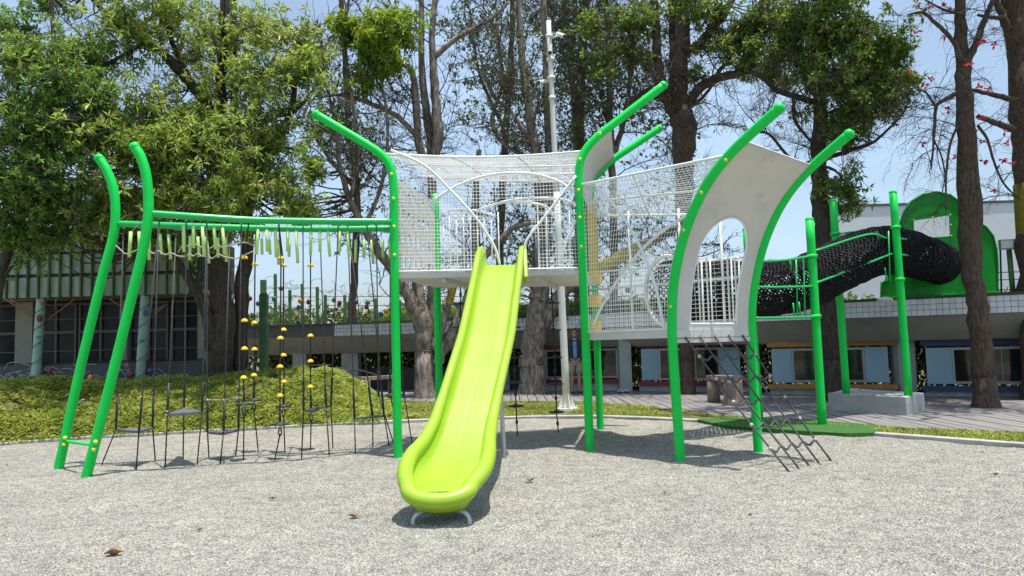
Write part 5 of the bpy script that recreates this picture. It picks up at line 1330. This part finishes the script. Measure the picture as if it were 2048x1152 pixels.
# slender grey-brown stems behind the white pole
for nm, lab, L, w, Y, mt in (
    ('slender_tree', 'straight slender brown trunk rising just right of the white pole', [(1172, 800), (1168, 500), (1160, 265), (1163, 150), (1170, 0), (1172, -60)], [22, 19, 18, 17], 22.5, 'bark_brown'),
    ('slender_tree', 'thin pale forked trunk between the white pole and the brown trunk', [(1158, 800), (1156, 400), (1150, 240), (1142, 120), (1128, 0), (1124, -50)], [18, 15, 12, 10], 23.2, 'bark_pale'),
    ('slender_tree', 'thin mottled trunk behind the flared green post', [(1232, 800), (1226, 400), (1220, 240), (1218, 130), (1212, 0), (1210, -50)], [18, 14, 12, 10], 23.0, 'bark_pale'),
    ('slender_tree', 'thin dark trunk behind the left end of the mesh roof', [(700, 800), (705, 600), (715, 400), (700, 280), (690, 120), (680, -40)], [18, 15, 12, 10], 25.5, 'bark_brown'),
    ('slender_tree', 'thin dark trunk above the middle of the mesh roof', [(1000, 800), (1000, 500), (1010, 280), (1020, 150), (1025, 0), (1022, -50)], [18, 15, 11, 9], 25.8, 'bark_brown')):
    T = Tree(nm, lab, at_y(L[0][0], 780, Y), mt, 'twig_pale', 'slender trees behind the climbing frame')
    p0 = at_y(*L[0], Y); L[0] = proj((p0[0], p0[1], -.05))
    T.limb(L, w, Y, 10)
    if 'forked' in lab: T.limb([(1146, 160), (1115, 70), (1095, 10)], [9, 7, 5], Y)
    if 'mottled' in lab:
        T.limb([(1224, 330), (1255, 200), (1265, 60), (1270, -20)], [11, 9, 7], Y - .2); T.limb([(1222, 270), (1200, 180), (1190, 60)], [8, 6, 4], Y)
    if 'left end' in lab: T.limb([(706, 300), (660, 200), (640, 60)], [9, 7, 4], Y); T.limb([(712, 380), (640, 290), (620, 220)], [8, 6, 4], Y - .5)
    if 'middle' in lab: T.limb([(1010, 260), (960, 150), (940, 20)], [8, 6, 4], Y)
    for (c, rad, n) in {'just right': [((1180, 60), (50, 60), 30), ((1150, 150), (40, 40), 16)], 'mottled': [((1235, 90), (50, 60), 50), ((1215, 190), (40, 40), 30), ((1270, 200), (30, 50), 20)], 'left end': [((650, 100), (60, 60), 40), ((640, 250), (60, 60), 30), ((690, 420), (70, 60), 36)], 'middle': [((960, 60), (60, 50), 22), ((930, 160), (40, 40), 14)], 'forked': [((1110, 60), (40, 50), 14)]}[[k for k in ('just right', 'mottled', 'left end', 'middle', 'forked') if k in lab][0]]:
        T.blob(c, rad, Y, n, 8, .19, .075, droop=.5)
    T.bare(32, 1.9, .020, 2, leaf_n=3200, leaf=(.13, .10), zmin=3.0)
    T.done('leaf_dark')

# big dark trunk on the right of the frame
T = Tree('dark_trunk_tree', 'stout dark brown trunk with heavy spreading limbs behind the right mesh', at_y(1372, 787, 19.0), 'bark_brown', 'twig')
T.root((1374, 720), 26, 19)
T.limb([(1374, 725), (1370, 600), (1368, 450), (1367, 340), (1366, 250), (1358, 190), (1364, 90), (1362, -60)], [26, 26, 30, 40, 50, 36, 32, 26], 19.0, 14)
T.limb([(1354, 240), (1334, 195), (1318, 150), (1312, 60), (1306, -40)], [26, 24, 20, 17, 14], 19.0, 12)
T.limb([(1352, 250), (1346, 120), (1342, -30)], [22, 18, 14], 19.3)
T.limb([(1374, 215), (1390, 185), (1430, 158), (1490, 143), (1545, 120), (1570, 90)], [20, 20, 18, 15, 11, 8], (19, 18.4), 12)
T.limb([(1372, 105), (1405, 80), (1445, 30), (1480, -30)], [18, 18, 16, 12], 18.8, 12)
T.limb([(1430, 155), (1450, 130), (1500, 120), (1530, 105)], [9, 8, 6], 18.6)
T.limb([(1316, 155), (1280, 120), (1262, 80), (1240, 20)], [12, 11, 8, 5], 19)
T.limb([(1330, 200), (1295, 180), (1262, 215), (1230, 290)], [12, 10, 9, 7], (19, 19.4))
T.limb([(1375, 215), (1405, 195), (1440, 150)], [8, 7, 4], 18.8)
for (c, rad, Y, n, k) in [((1400, 10), (60, 35), 18.6, 80, 9), ((1500, 120), (40, 35), 18.2, 60, 9), ((1480, 60), (60, 40), 18.4, 100, 9), ((1290, 40), (50, 35), 18.8, 50, 9), ((1260, 110), (35, 40), 19, 40, 9), ((1215, 120), (35, 50), 19.4, 40, 9), ((1200, 40), (40, 40), 19.4, 40, 9), ((1530, 30), (50, 40), 18.4, 90, 9), ((1420, 90), (25, 30), 18.6, 20, 8), ((1395, 140), (20, 20), 18.6, 12, 8), ((1330, 60), (40, 60), 19.2, 26, 8), ((1550, 150), (25, 40), 18.3, 36, 9)]:
    T.blob(c, rad, Y, int(n * 1.9), k, .17, .056, droop=.5)
for (c, rad, n) in (((1360, -260), (190, 80), 200), ((1240, -260), (120, 70), 120)): T.blob(c, rad, 20.0, n, 8, .2, .07, dr=1.0)  # extra leaves above the view, added for dappled shade on the terrace
T.bare(50, 1.3, .02, 2, leaf_n=700, leaf=(.12, .05)); T.bare(14, 1.6, .02, 3, seg=[0], leaf_n=0, zmin=3)
tr = T.done('leaf_deep')
MB().sphere(at_y(1370, 215, 18.72), .085, 12, 6, (1, .4, 1)).build('pruning_scar', 'log', tr)

# tree behind the tunnel
T = Tree('tunnel_tree', 'dark trunked tree with a dense leafy crown rising behind the net tunnel', at_y(1668, 790, 16.0), 'bark_dark', 'twig')
T.root((1664, 720), 38, 16)
T.limb([(1664, 725), (1655, 620), (1645, 480), (1640, 380), (1637, 290), (1640, 200), (1647, 80), (1648, -40)], [38, 37, 35, 32, 26, 22, 16], 16.0, 12)
T.limb([(1632, 205), (1590, 192), (1555, 182), (1530, 160), (1505, 140)], [13, 12, 9, 6], 15.9)
T.limb([(1633, 190), (1608, 150), (1605, 110), (1560, 65)], [14, 12, 10, 6], 16.1)
T.limb([(1588, 192), (1588, 235), (1604, 262), (1628, 290)], [8, 7, 6, 6], 15.8)
T.limb([(1645, 320), (1700, 300), (1745, 285), (1790, 245), (1815, 215)], [9, 7, 5, 3], (16, 15.6))
T.limb([(1638, 320), (1590, 325), (1540, 270), (1510, 265)], [8, 6, 4], 16)
T.limb([(1642, 330), (1675, 345), (1705, 385)], [7, 5, 3], 15.7)
T.limb([(1645, 180), (1690, 140), (1740, 110)], [9, 7, 4], 15.8)
T.limb([(1646, 230), (1690, 215), (1730, 225)], [7, 5, 3], 15.7)
for (c, rad, Y, n, k) in [((1660, 50), (80, 60), 15.6, 210, 9), ((1740, 110), (60, 50), 15.5, 170, 9), ((1780, 170), (45, 40), 15.4, 110, 9), ((1700, 170), (60, 45), 15.6, 140, 9), ((1750, 210), (50, 25), 15.5, 70, 9), ((1690, 250), (50, 35), 15.7, 90, 9), ((1590, 60), (50, 50), 15.9, 90, 9), ((1560, 120), (40, 40), 16, 50, 9), ((1620, 120), (40, 40), 15.6, 50, 9), ((1690, 375), (50, 45), 15.6, 60, 9), ((1640, -30), (110, 40), 15.8, 120, 9), ((1790, 90), (30, 30), 15.4, 30, 9), ((1690, 130), (140, 130), 15.6, 130, 9)]:
    T.blob(c, rad, Y, int(n * 2.3), k, .15, .048, droop=.35)
for (c, rad, n) in (((1650, -330), (200, 80), 220), ((1780, -330), (160, 80), 180)): T.blob(c, rad, 13.4, n, 8, .18, .06, dr=1.0)  # unseen leaves set forward of the trunk, added to shade the terrace
T.bare(18, 1.0, .014, 3, seg=[4, 5], zmin=2.5, up=.1); T.bare(24, .9, .014, 2, leaf_n=300, leaf=(.11, .035))
T.done('leaf_deep')

# two red-flowering trees on the right
def flowers(tree, spots, Y, tw_pts):
    mb = MB()
    for x, y in spots:
        c = at_y(x, y, Y); q = np.array([proj(v) for v in tw_pts[::5]]); i = int(np.argmin((q[:, 0] - x) ** 2 + (q[:, 1] - y) ** 2)); c = tw_pts[::5][i]; k = 6; d = rand_unit(k); d[:, 2] = d[:, 2] * .6 + .15
        d /= np.linalg.norm(d, axis=1, keepdims=True)
        leaf_mesh(mb, np.repeat(c[None], k, 0), d, rand_unit(k), np.full(k, .095), np.full(k, .05))
    mb.build('blossom', 'flower', tree, smooth=False, kind='stuff')
T = Tree('cotton_tree', 'leaning brown trunk with drooping bare twigs and red blossoms', at_y(1975, 815, 13.8), 'bark_brown', 'twig')
T.root((1968, 750), 42, 13.8)
T.limb([(1968, 755), (1955, 640), (1944, 520), (1938, 400), (1930, 220), (1925, 120), (1919, 0), (1918, -60)], [42, 38, 38, 42, 33, 27, 19, 16], 13.8, 14)
T.limb([(1930, 130), (1948, 95), (1965, 50), (1985, 0), (1990, -30)], [18, 14, 10, 8], 13.7)
T.limb([(1920, 120), (1905, 80), (1870, 45), (1845, 25), (1815, 30)], [10, 8, 7, 4], 13.6)
T.limb([(1915, 185), (1885, 202), (1872, 215), (1868, 262), (1866, 300), (1862, 340)], [9, 8, 7, 6, 4, 3], 13.6)
T.limb([(1868, 280), (1882, 310), (1890, 350), (1884, 385)], [4, 3, 2], 13.6)
T.limb([(1872, 215), (1852, 185), (1838, 182)], [5, 4, 2], 13.5)
T.limb([(1916, 250), (1900, 290), (1892, 360), (1893, 420)], [5, 5, 4, 3], 13.5)
T.limb([(1955, 250), (1975, 280), (1990, 330), (2010, 370), (2040, 400)], [6, 5, 4, 3], 13.5)
T.limb([(1950, 290), (1956, 400)], [4, 3], 13.5)
T.limb([(1930, 30), (1890, 20), (1850, 0)], [7, 5, 3], 13.6)
for (c, rad, n) in (((1930, -220), (230, 90), 260), ((2080, -260), (200, 110), 240)): T.blob(c, rad, 13.4, n, 8, .17, .06, dr=2.6)  # leaf masses out of view overhead, added to dapple the terrace with shade
T.bare(34, .9, .009, 2, seg=[2, 3, 4, 5, 6, 7, 9], zmin=2.2, up=-.5); T.bare(10, .8, .01, 2, seg=[1, 9], up=-.1)
spots = [(1880, 10), (1905, 20), (1820, 28), (1825, 153), (1855, 155), (1848, 165), (1885, 72), (1960, 170), (1975, 178), (1990, 95), (1965, 85), (1955, 120), (1845, 290), (1910, 315), (1957, 255), (1965, 285), (2005, 265), (2012, 280), (1972, 325), (2000, 318), (1840, 60), (1900, 200), (1897, 220), (2020, 325), (1770, 25), (1863, 15), (1960, 240), (1990, 380)]
tr = T.done('leaf_dark'); flowers(tr, spots, 13.6, np.vstack(T.tw.V))
T = Tree('cotton_tree', 'thick brown trunk with red blossoms and an olive yellow wrap', at_y(2082, 800, 15.0), 'bark_brown', 'twig')
T.root((2078, 700), 62, 15)
T.limb([(2078, 705), (2070, 520), (2060, 380), (2050, 250), (2040, 120), (2032, 40), (2022, -60)], [62, 56, 52, 50, 48, 46], 15.0, 14)
T.limb([(2018, 60), (2000, 20), (1975, -30)], [16, 14, 10], 14.9)
T.limb([(2026, 200), (1990, 190), (1945, 180)], [12, 10, 7], 14.7); T.limb([(2028, 260), (1990, 245), (1955, 232)], [14, 12, 9], 14.7)
T.limb([(2010, 35), (1985, 35), (1955, 30)], [10, 8, 5], 14.8)
T.limb([(2035, 60), (2060, 20), (2080, -20)], [18, 14, 10], 15)
T.bare(10, .9, .01, 2, zmin=2.6, up=-.3)
tr = T.done('leaf_dark'); flowers(tr, [(1990, 60), (2040, 40), (2000, 300), (2030, 90)], 14.5, np.vstack(T.tw.V))
MB().tube([at_y(2069, 510, 15), at_y(2061, 380, 15), at_y(2060, 368, 15)], .30, 16).build('olive_wrap', 'wrap_olive', tr)

# ================================================================== CAMERA POLE, LOG SEATS, PERSON, SMALL THINGS
def cctv():
    b = at_z(1134, 820, .03); Y = b[1]
    t = thing('camera_pole', 'tall cream steel pole with security cameras and collars', 'pole', (b[0], b[1], 0))
    top = at_y(1097, 42, Y); ax = lambda f: b + (top - b) * f
    MB().tube(np.array([ax(f) for f in np.linspace(0, .55, 6)] ), np.linspace(.080, .068, 6), 18).build('lower_shaft', 'pole', t)
    MB().tube(np.array([ax(f) for f in np.linspace(.55, 1, 6)]), np.linspace(.062, .050, 6), 18).build('upper_shaft', 'pole', t)
    MB().box((b[0], b[1], .05), (.42, .42, .05), .3).build('base_plate', 'pole', t, smooth=False)
    for a in range(4):
        d = np.array([math.cos(a * 1.571 + .3), math.sin(a * 1.571 + .3)])
        q = np.array([[b[0] + d[0] * .09, b[1] + d[1] * .09, .075], [b[0] + d[0] * .2, b[1] + d[1] * .2, .075], [b[0] + d[0] * .09, b[1] + d[1] * .09, .36]]); s_ = np.array([-d[1], d[0], 0]) * .008
        MB().add(np.vstack([q + s_, q - s_]), [[0, 3, 4, 1], [1, 4, 5, 2], [2, 5, 3, 0]], [[0, 1, 2], [3, 5, 4]]).build('gusset', 'pole', t, smooth=False)
        c = np.array([b[0] + (d[0] - d[1]) * .16, b[1] + (d[1] + d[0]) * .16]); MB().tube([(c[0], c[1], .07), (c[0], c[1], .13)], .018, 6).build('bolt', 'steel', t)
    for y in (74, 122, 160, 201):
        f = (820 - y) / (820 - 42); p = ax(f); d = unit(top - b); MB().tube([p - d * .035, p + d * .035], .088 if y in (122, 160) else .078, 16).build('collar', 'pole', t)
    def cam_(px, py, dx, dz, arm):
        p = at_y(px, py, Y - .05); d = unit(np.array([dx, -.6, dz])); o = MB().tube([p - d * .11, p + d * .10, p + d * .13], [.048, .048, .053], 14).build('camera_body', 'pole', t)
        MB().tube([p + d * .131, p + d * .137], .045, 12).build('lens', 'glass', o)
        MB().tube([p, at_y(*arm, Y)], .022, 8).build('arm', 'pole', t)
    cam_(1121, 70, .6, -.5, (1103, 76)); cam_(1098, 107, 0.05, -.15, (1100, 118)); cam_(1085, 164, -.6, -.3, (1100, 162))
cctv()

def log_seat(stump, top, Yd, label):
    (x0, y0, x1, y1) = stump; a = at_y((x0 + x1) / 2, y1, Yd); r = (x1 - x0) / 2 * Yd / FPX; zt_ = at_y(x0, y0, Yd)[2]
    t = thing('log_seat', label, 'bench', (a[0], a[1], .05), 'log benches on the terrace')
    n = 18; ang = np.arange(n) / n * 6.283; rr = r * (1 + .06 * np.sin(ang * 3) + RNG.uniform(-.04, .04, n))
    P = np.stack([np.stack([a[0] + rr * k * np.cos(ang), a[1] + rr * k * np.sin(ang), np.full(n, z)], -1) for k, z in ((.01, .05), (1.08, .05), (1.0, .2), (.98, zt_ - .03), (.94, zt_), (.01, zt_ + .002))], 1)
    MB().grid(P, closed_u=True).build('stump', 'log', t, smooth=False)
    p, q = at_y(*top[0], Yd + .1), at_y(*top[1], Yd + .9); p[2] = q[2] = zt_ + .045
    MB().beam(p, q, .30, .085).build('seat', 'log', t, smooth=False)
    MB().tube([(q[0] * .93 + p[0] * .07, q[1] * .93 + p[1] * .07, .05), (q[0] * .93 + p[0] * .07, q[1] * .93 + p[1] * .07, zt_)], r * .7, 12).build('stump', 'log', t)
log_seat((1449, 762, 1488, 811), ((1478, 760), (1422, 750)), 15.6, 'weathered log stump seat with a plank top behind the rope net')
log_seat((713, 762, 741, 795), ((716, 762), (790, 752)), 18.6, 'weathered log stump seat with a plank top beside the grass bank')

def person():
    Y = 20.4; f = at_y(1152, 786, Y); bx_, by = f[0], Y; z0 = .055; Hh = 1.74
    t = thing('person', 'person in navy jacket, blue shirt and khaki shorts standing with hands clasped', 'person', (bx_, by, z0))
    W = lambda x, y, z: np.array([bx_ + x, by + y, z0 + z * Hh])
    def ell(mb, secs, n=16):
        P = np.array([[W(x + rx * math.cos(a), y + ry * math.sin(a), z) for (x, y, z, rx, ry) in secs] for a in np.arange(n) / n * 6.283]); mb.grid(P, closed_u=True)
    b = MB()
    ell(b, [(0, 0, .46, .01, .01), (0, 0, .47, .15, .10), (0, 0, .54, .165, .11), (0, 0, .63, .15, .10), (0, -.01, .72, .175, .11), (0, 0, .80, .185, .10), (0, 0, .835, .09, .06), (0, 0, .85, .055, .055), (0, -.01, .88, .052, .052), (0, -.01, .90, .01, .01)])
    ell(b, [(0, -.03, .868, .01, .01), (0, -.035, .875, .05, .05), (0, -.025, .90, .068, .08), (0, -.015, .93, .076, .09), (0, -.01, .965, .072, .088), (0, -.005, .99, .045, .06), (0, 0, 1.0, .005, .005)])
    b.sphere(W(0, -.108, .928), .017, 8, 6, (.9, 1.2, 1.5))
    for s in (-1, 1):
        b.sphere(W(s * .077, .0, .93), .02, 8, 6, (.5, .9, 1.5))
        b.tube([W(s * .085, 0, .51), W(s * .095, -.01, .39), W(s * .098, -.015, .285), W(s * .10, .005, .20), W(s * .10, .015, .06), W(s * .10, .0, .03)], [.085, .078, .054, .056, .038, .04], 10)
        b.tube([W(s * .10, .04, .022), W(s * .105, -.05, .024), W(s * .11, -.15, .016)], [.036, .042, .026], 8)
        b.tube([W(s * .19, 0, .795), W(s * .235, .02, .70), W(s * .235, -.01, .63), W(s * .13, -.13, .535), W(s * .05, -.17, .50)], [.055, .046, .04, .033, .026], 8)
        for k in range(4):
            h = .505 - k * .011; b.tube([W(s * .055, -.175, h), W(s * .01, -.205, h - .004), W(-s * .03, -.20, h - .016)], [.011, .010, .008], 6)
        b.tube([W(s * .06, -.165, .512), W(s * .035, -.195, .525), W(s * .01, -.205, .522)], [.012, .011, .009], 6)
    body = b.build('body', 'skin', t); r = body.modifiers.new('r', 'REMESH'); r.mode = 'VOXEL'; r.voxel_size = .009; r.use_smooth_shade = True
    sm = body.modifiers.new('s', 'SMOOTH'); sm.iterations = 3
    j = MB()
    ell(j, [(0, 0, .50, .178, .125), (0, 0, .56, .182, .125), (0, 0, .65, .175, .12), (0, -.01, .73, .195, .128), (0, 0, .80, .20, .118), (0, 0, .835, .115, .085), (0, 0, .85, .075, .07)])
    for s in (-1, 1): j.tube([W(s * .185, 0, .80), W(s * .24, .02, .70), W(s * .243, -.01, .63), W(s * .16, -.11, .555), W(s * .12, -.14, .53)], [.07, .062, .056, .05, .046], 10)
    j.build('jacket', 'jacket', t)
    sh = MB(); P = [[W(x, -.131 - .006 * (1 - abs(x) / .06), z) for z in (.52, .60, .68, .74, .80)] for x in (-.05, -.02, .02, .05)]; sh.grid(np.array(P)); o = sh.build('shirt', 'shirt', t); m_ = o.modifiers.new('t', 'SOLIDIFY'); m_.thickness = .012
    MB().tube([W(-.05, -.07, .845), W(0, -.10, .825), W(.05, -.07, .845)], .014, 6).build('collar', 'white_cloth', t)
    sh = MB(); ell(sh, [(0, 0, .43, .17, .12), (0, 0, .50, .178, .12), (0, 0, .55, .172, .118), (0, 0, .56, .1, .08)])
    for s in (-1, 1): sh.tube([W(s * .088, 0, .49), W(s * .10, -.005, .40), W(s * .108, -.01, .30)], [.10, .098, .095], 12)
    sh.build('shorts', 'shorts', t)
    h = MB(); ell(h, [(0, .02, .925, .079, .078), (0, .012, .95, .083, .088), (0, .002, .98, .074, .088), (0, 0, 1.0, .045, .055), (0, 0, 1.006, .005, .005)]); h.build('hair', 'hair', t)
    g = MB()
    for s in (-1, 1): g.tube(np.array([W(s * .034 + .026 * math.cos(a), -.102, .938 + .011 * math.sin(a)) for a in np.linspace(0, 6.283, 13)]), .004, 5, cap=False)
    g.tube([W(-.012, -.104, .94), W(.012, -.104, .94)], .004, 5); g.build('glasses', 'hair', t)
    for s in (-1, 1):
        MB().tube([W(s * .10, .06, .012), W(s * .107, -.05, .013), W(s * .112, -.165, .010)], [.045, .05, .036], 10).build('sandal', 'sandal', t)
person()

# sandals left on the planks
for dx in (0, .16):
    p = at_z(1240, 786, .06) + np.array([dx, dx * .4, 0]); t = thing('sandal', 'dark and pale sandal left on the planks near the column', 'sandal', p, 'pair of sandals on the planks')
    pts = [(-.05, -.12), (.0, -.14), (.05, -.11), (.05, 0), (.045, .12), (0, .14), (-.045, .12), (-.05, 0)]
    MB().prism([(p[0] + a, p[1] + b) for a, b in pts], .056, .08).build('sole', 'sandal', t, smooth=False)
    MB().tube(np.array([(p[0] + .06 * math.cos(a), p[1] - .03, .075 + .07 * math.sin(a)) for a in np.linspace(0, math.pi, 8)]), .014, 6).build('strap', 'white_cloth', t)

# dry leaves on the gravel
def dry_leaf(px, py, L, rot, label, curl=.35):
    p = at_z(px, py, .012); mb = MB(); n = 9
    u = np.linspace(0, 1, n); w = np.sin(u * math.pi) ** .75 * L * .28
    P = []
    for s in (-1, -.5, 0, .5, 1):
        row = []
        for i in range(n):
            lx = (u[i] - .5) * L; ly = s * w[i]; z = .004 + abs(s) ** 1.5 * w[i] * curl * 2 + .10 * L * (2 * abs(u[i] - .5)) ** 2 + .006 * math.sin(9 * u[i] + 3 * s)
            row.append((p[0] + lx * math.cos(rot) - ly * math.sin(rot), p[1] + lx * math.sin(rot) + ly * math.cos(rot), p[2] + z))
        P.append(row)
    mb.grid(np.array(P)); o = mb.build('dry_leaf', 'dead_leaf', origin=p); tag(o, label, 'leaf', 'dry leaves lying on the gravel')
    m_ = o.modifiers.new('t', 'SOLIDIFY'); m_.thickness = .002
dry_leaf(228, 1110, .13, .3, 'curled brown dry leaf on bare gravel far from the slide', .6)
dry_leaf(707, 1034, .12, -.3, 'pale brown dry leaf lying left of the slide mouth')
dry_leaf(1060, 962, .13, .9, 'tan dry leaf lying right of the slide')
dry_leaf(1990, 950, .09, .1, 'dark dry leaf on gravel near the curved kerb')
dry_leaf(545, 998, .07, .4, 'small dark dry leaf left of the slide')
dry_leaf(805, 980, .05, 1.2, 'tiny dry leaf scrap beside the slide mouth')
for k, (x, y) in enumerate([(14, 930), (600, 820 + 80), (1720, 880), (1965, 905), (1330, 985), (1940, 985), (400, 1060), (1500, 1030), (1240, 1090), (960, 1100), (1640, 930)]):
    dry_leaf(x, y, RNG.uniform(.03, .05), RNG.uniform(0, 6), 'tiny dry leaf scrap lying on the open gravel')

for o in bpy.data.objects:
    if '_org' in o: del o['_org']
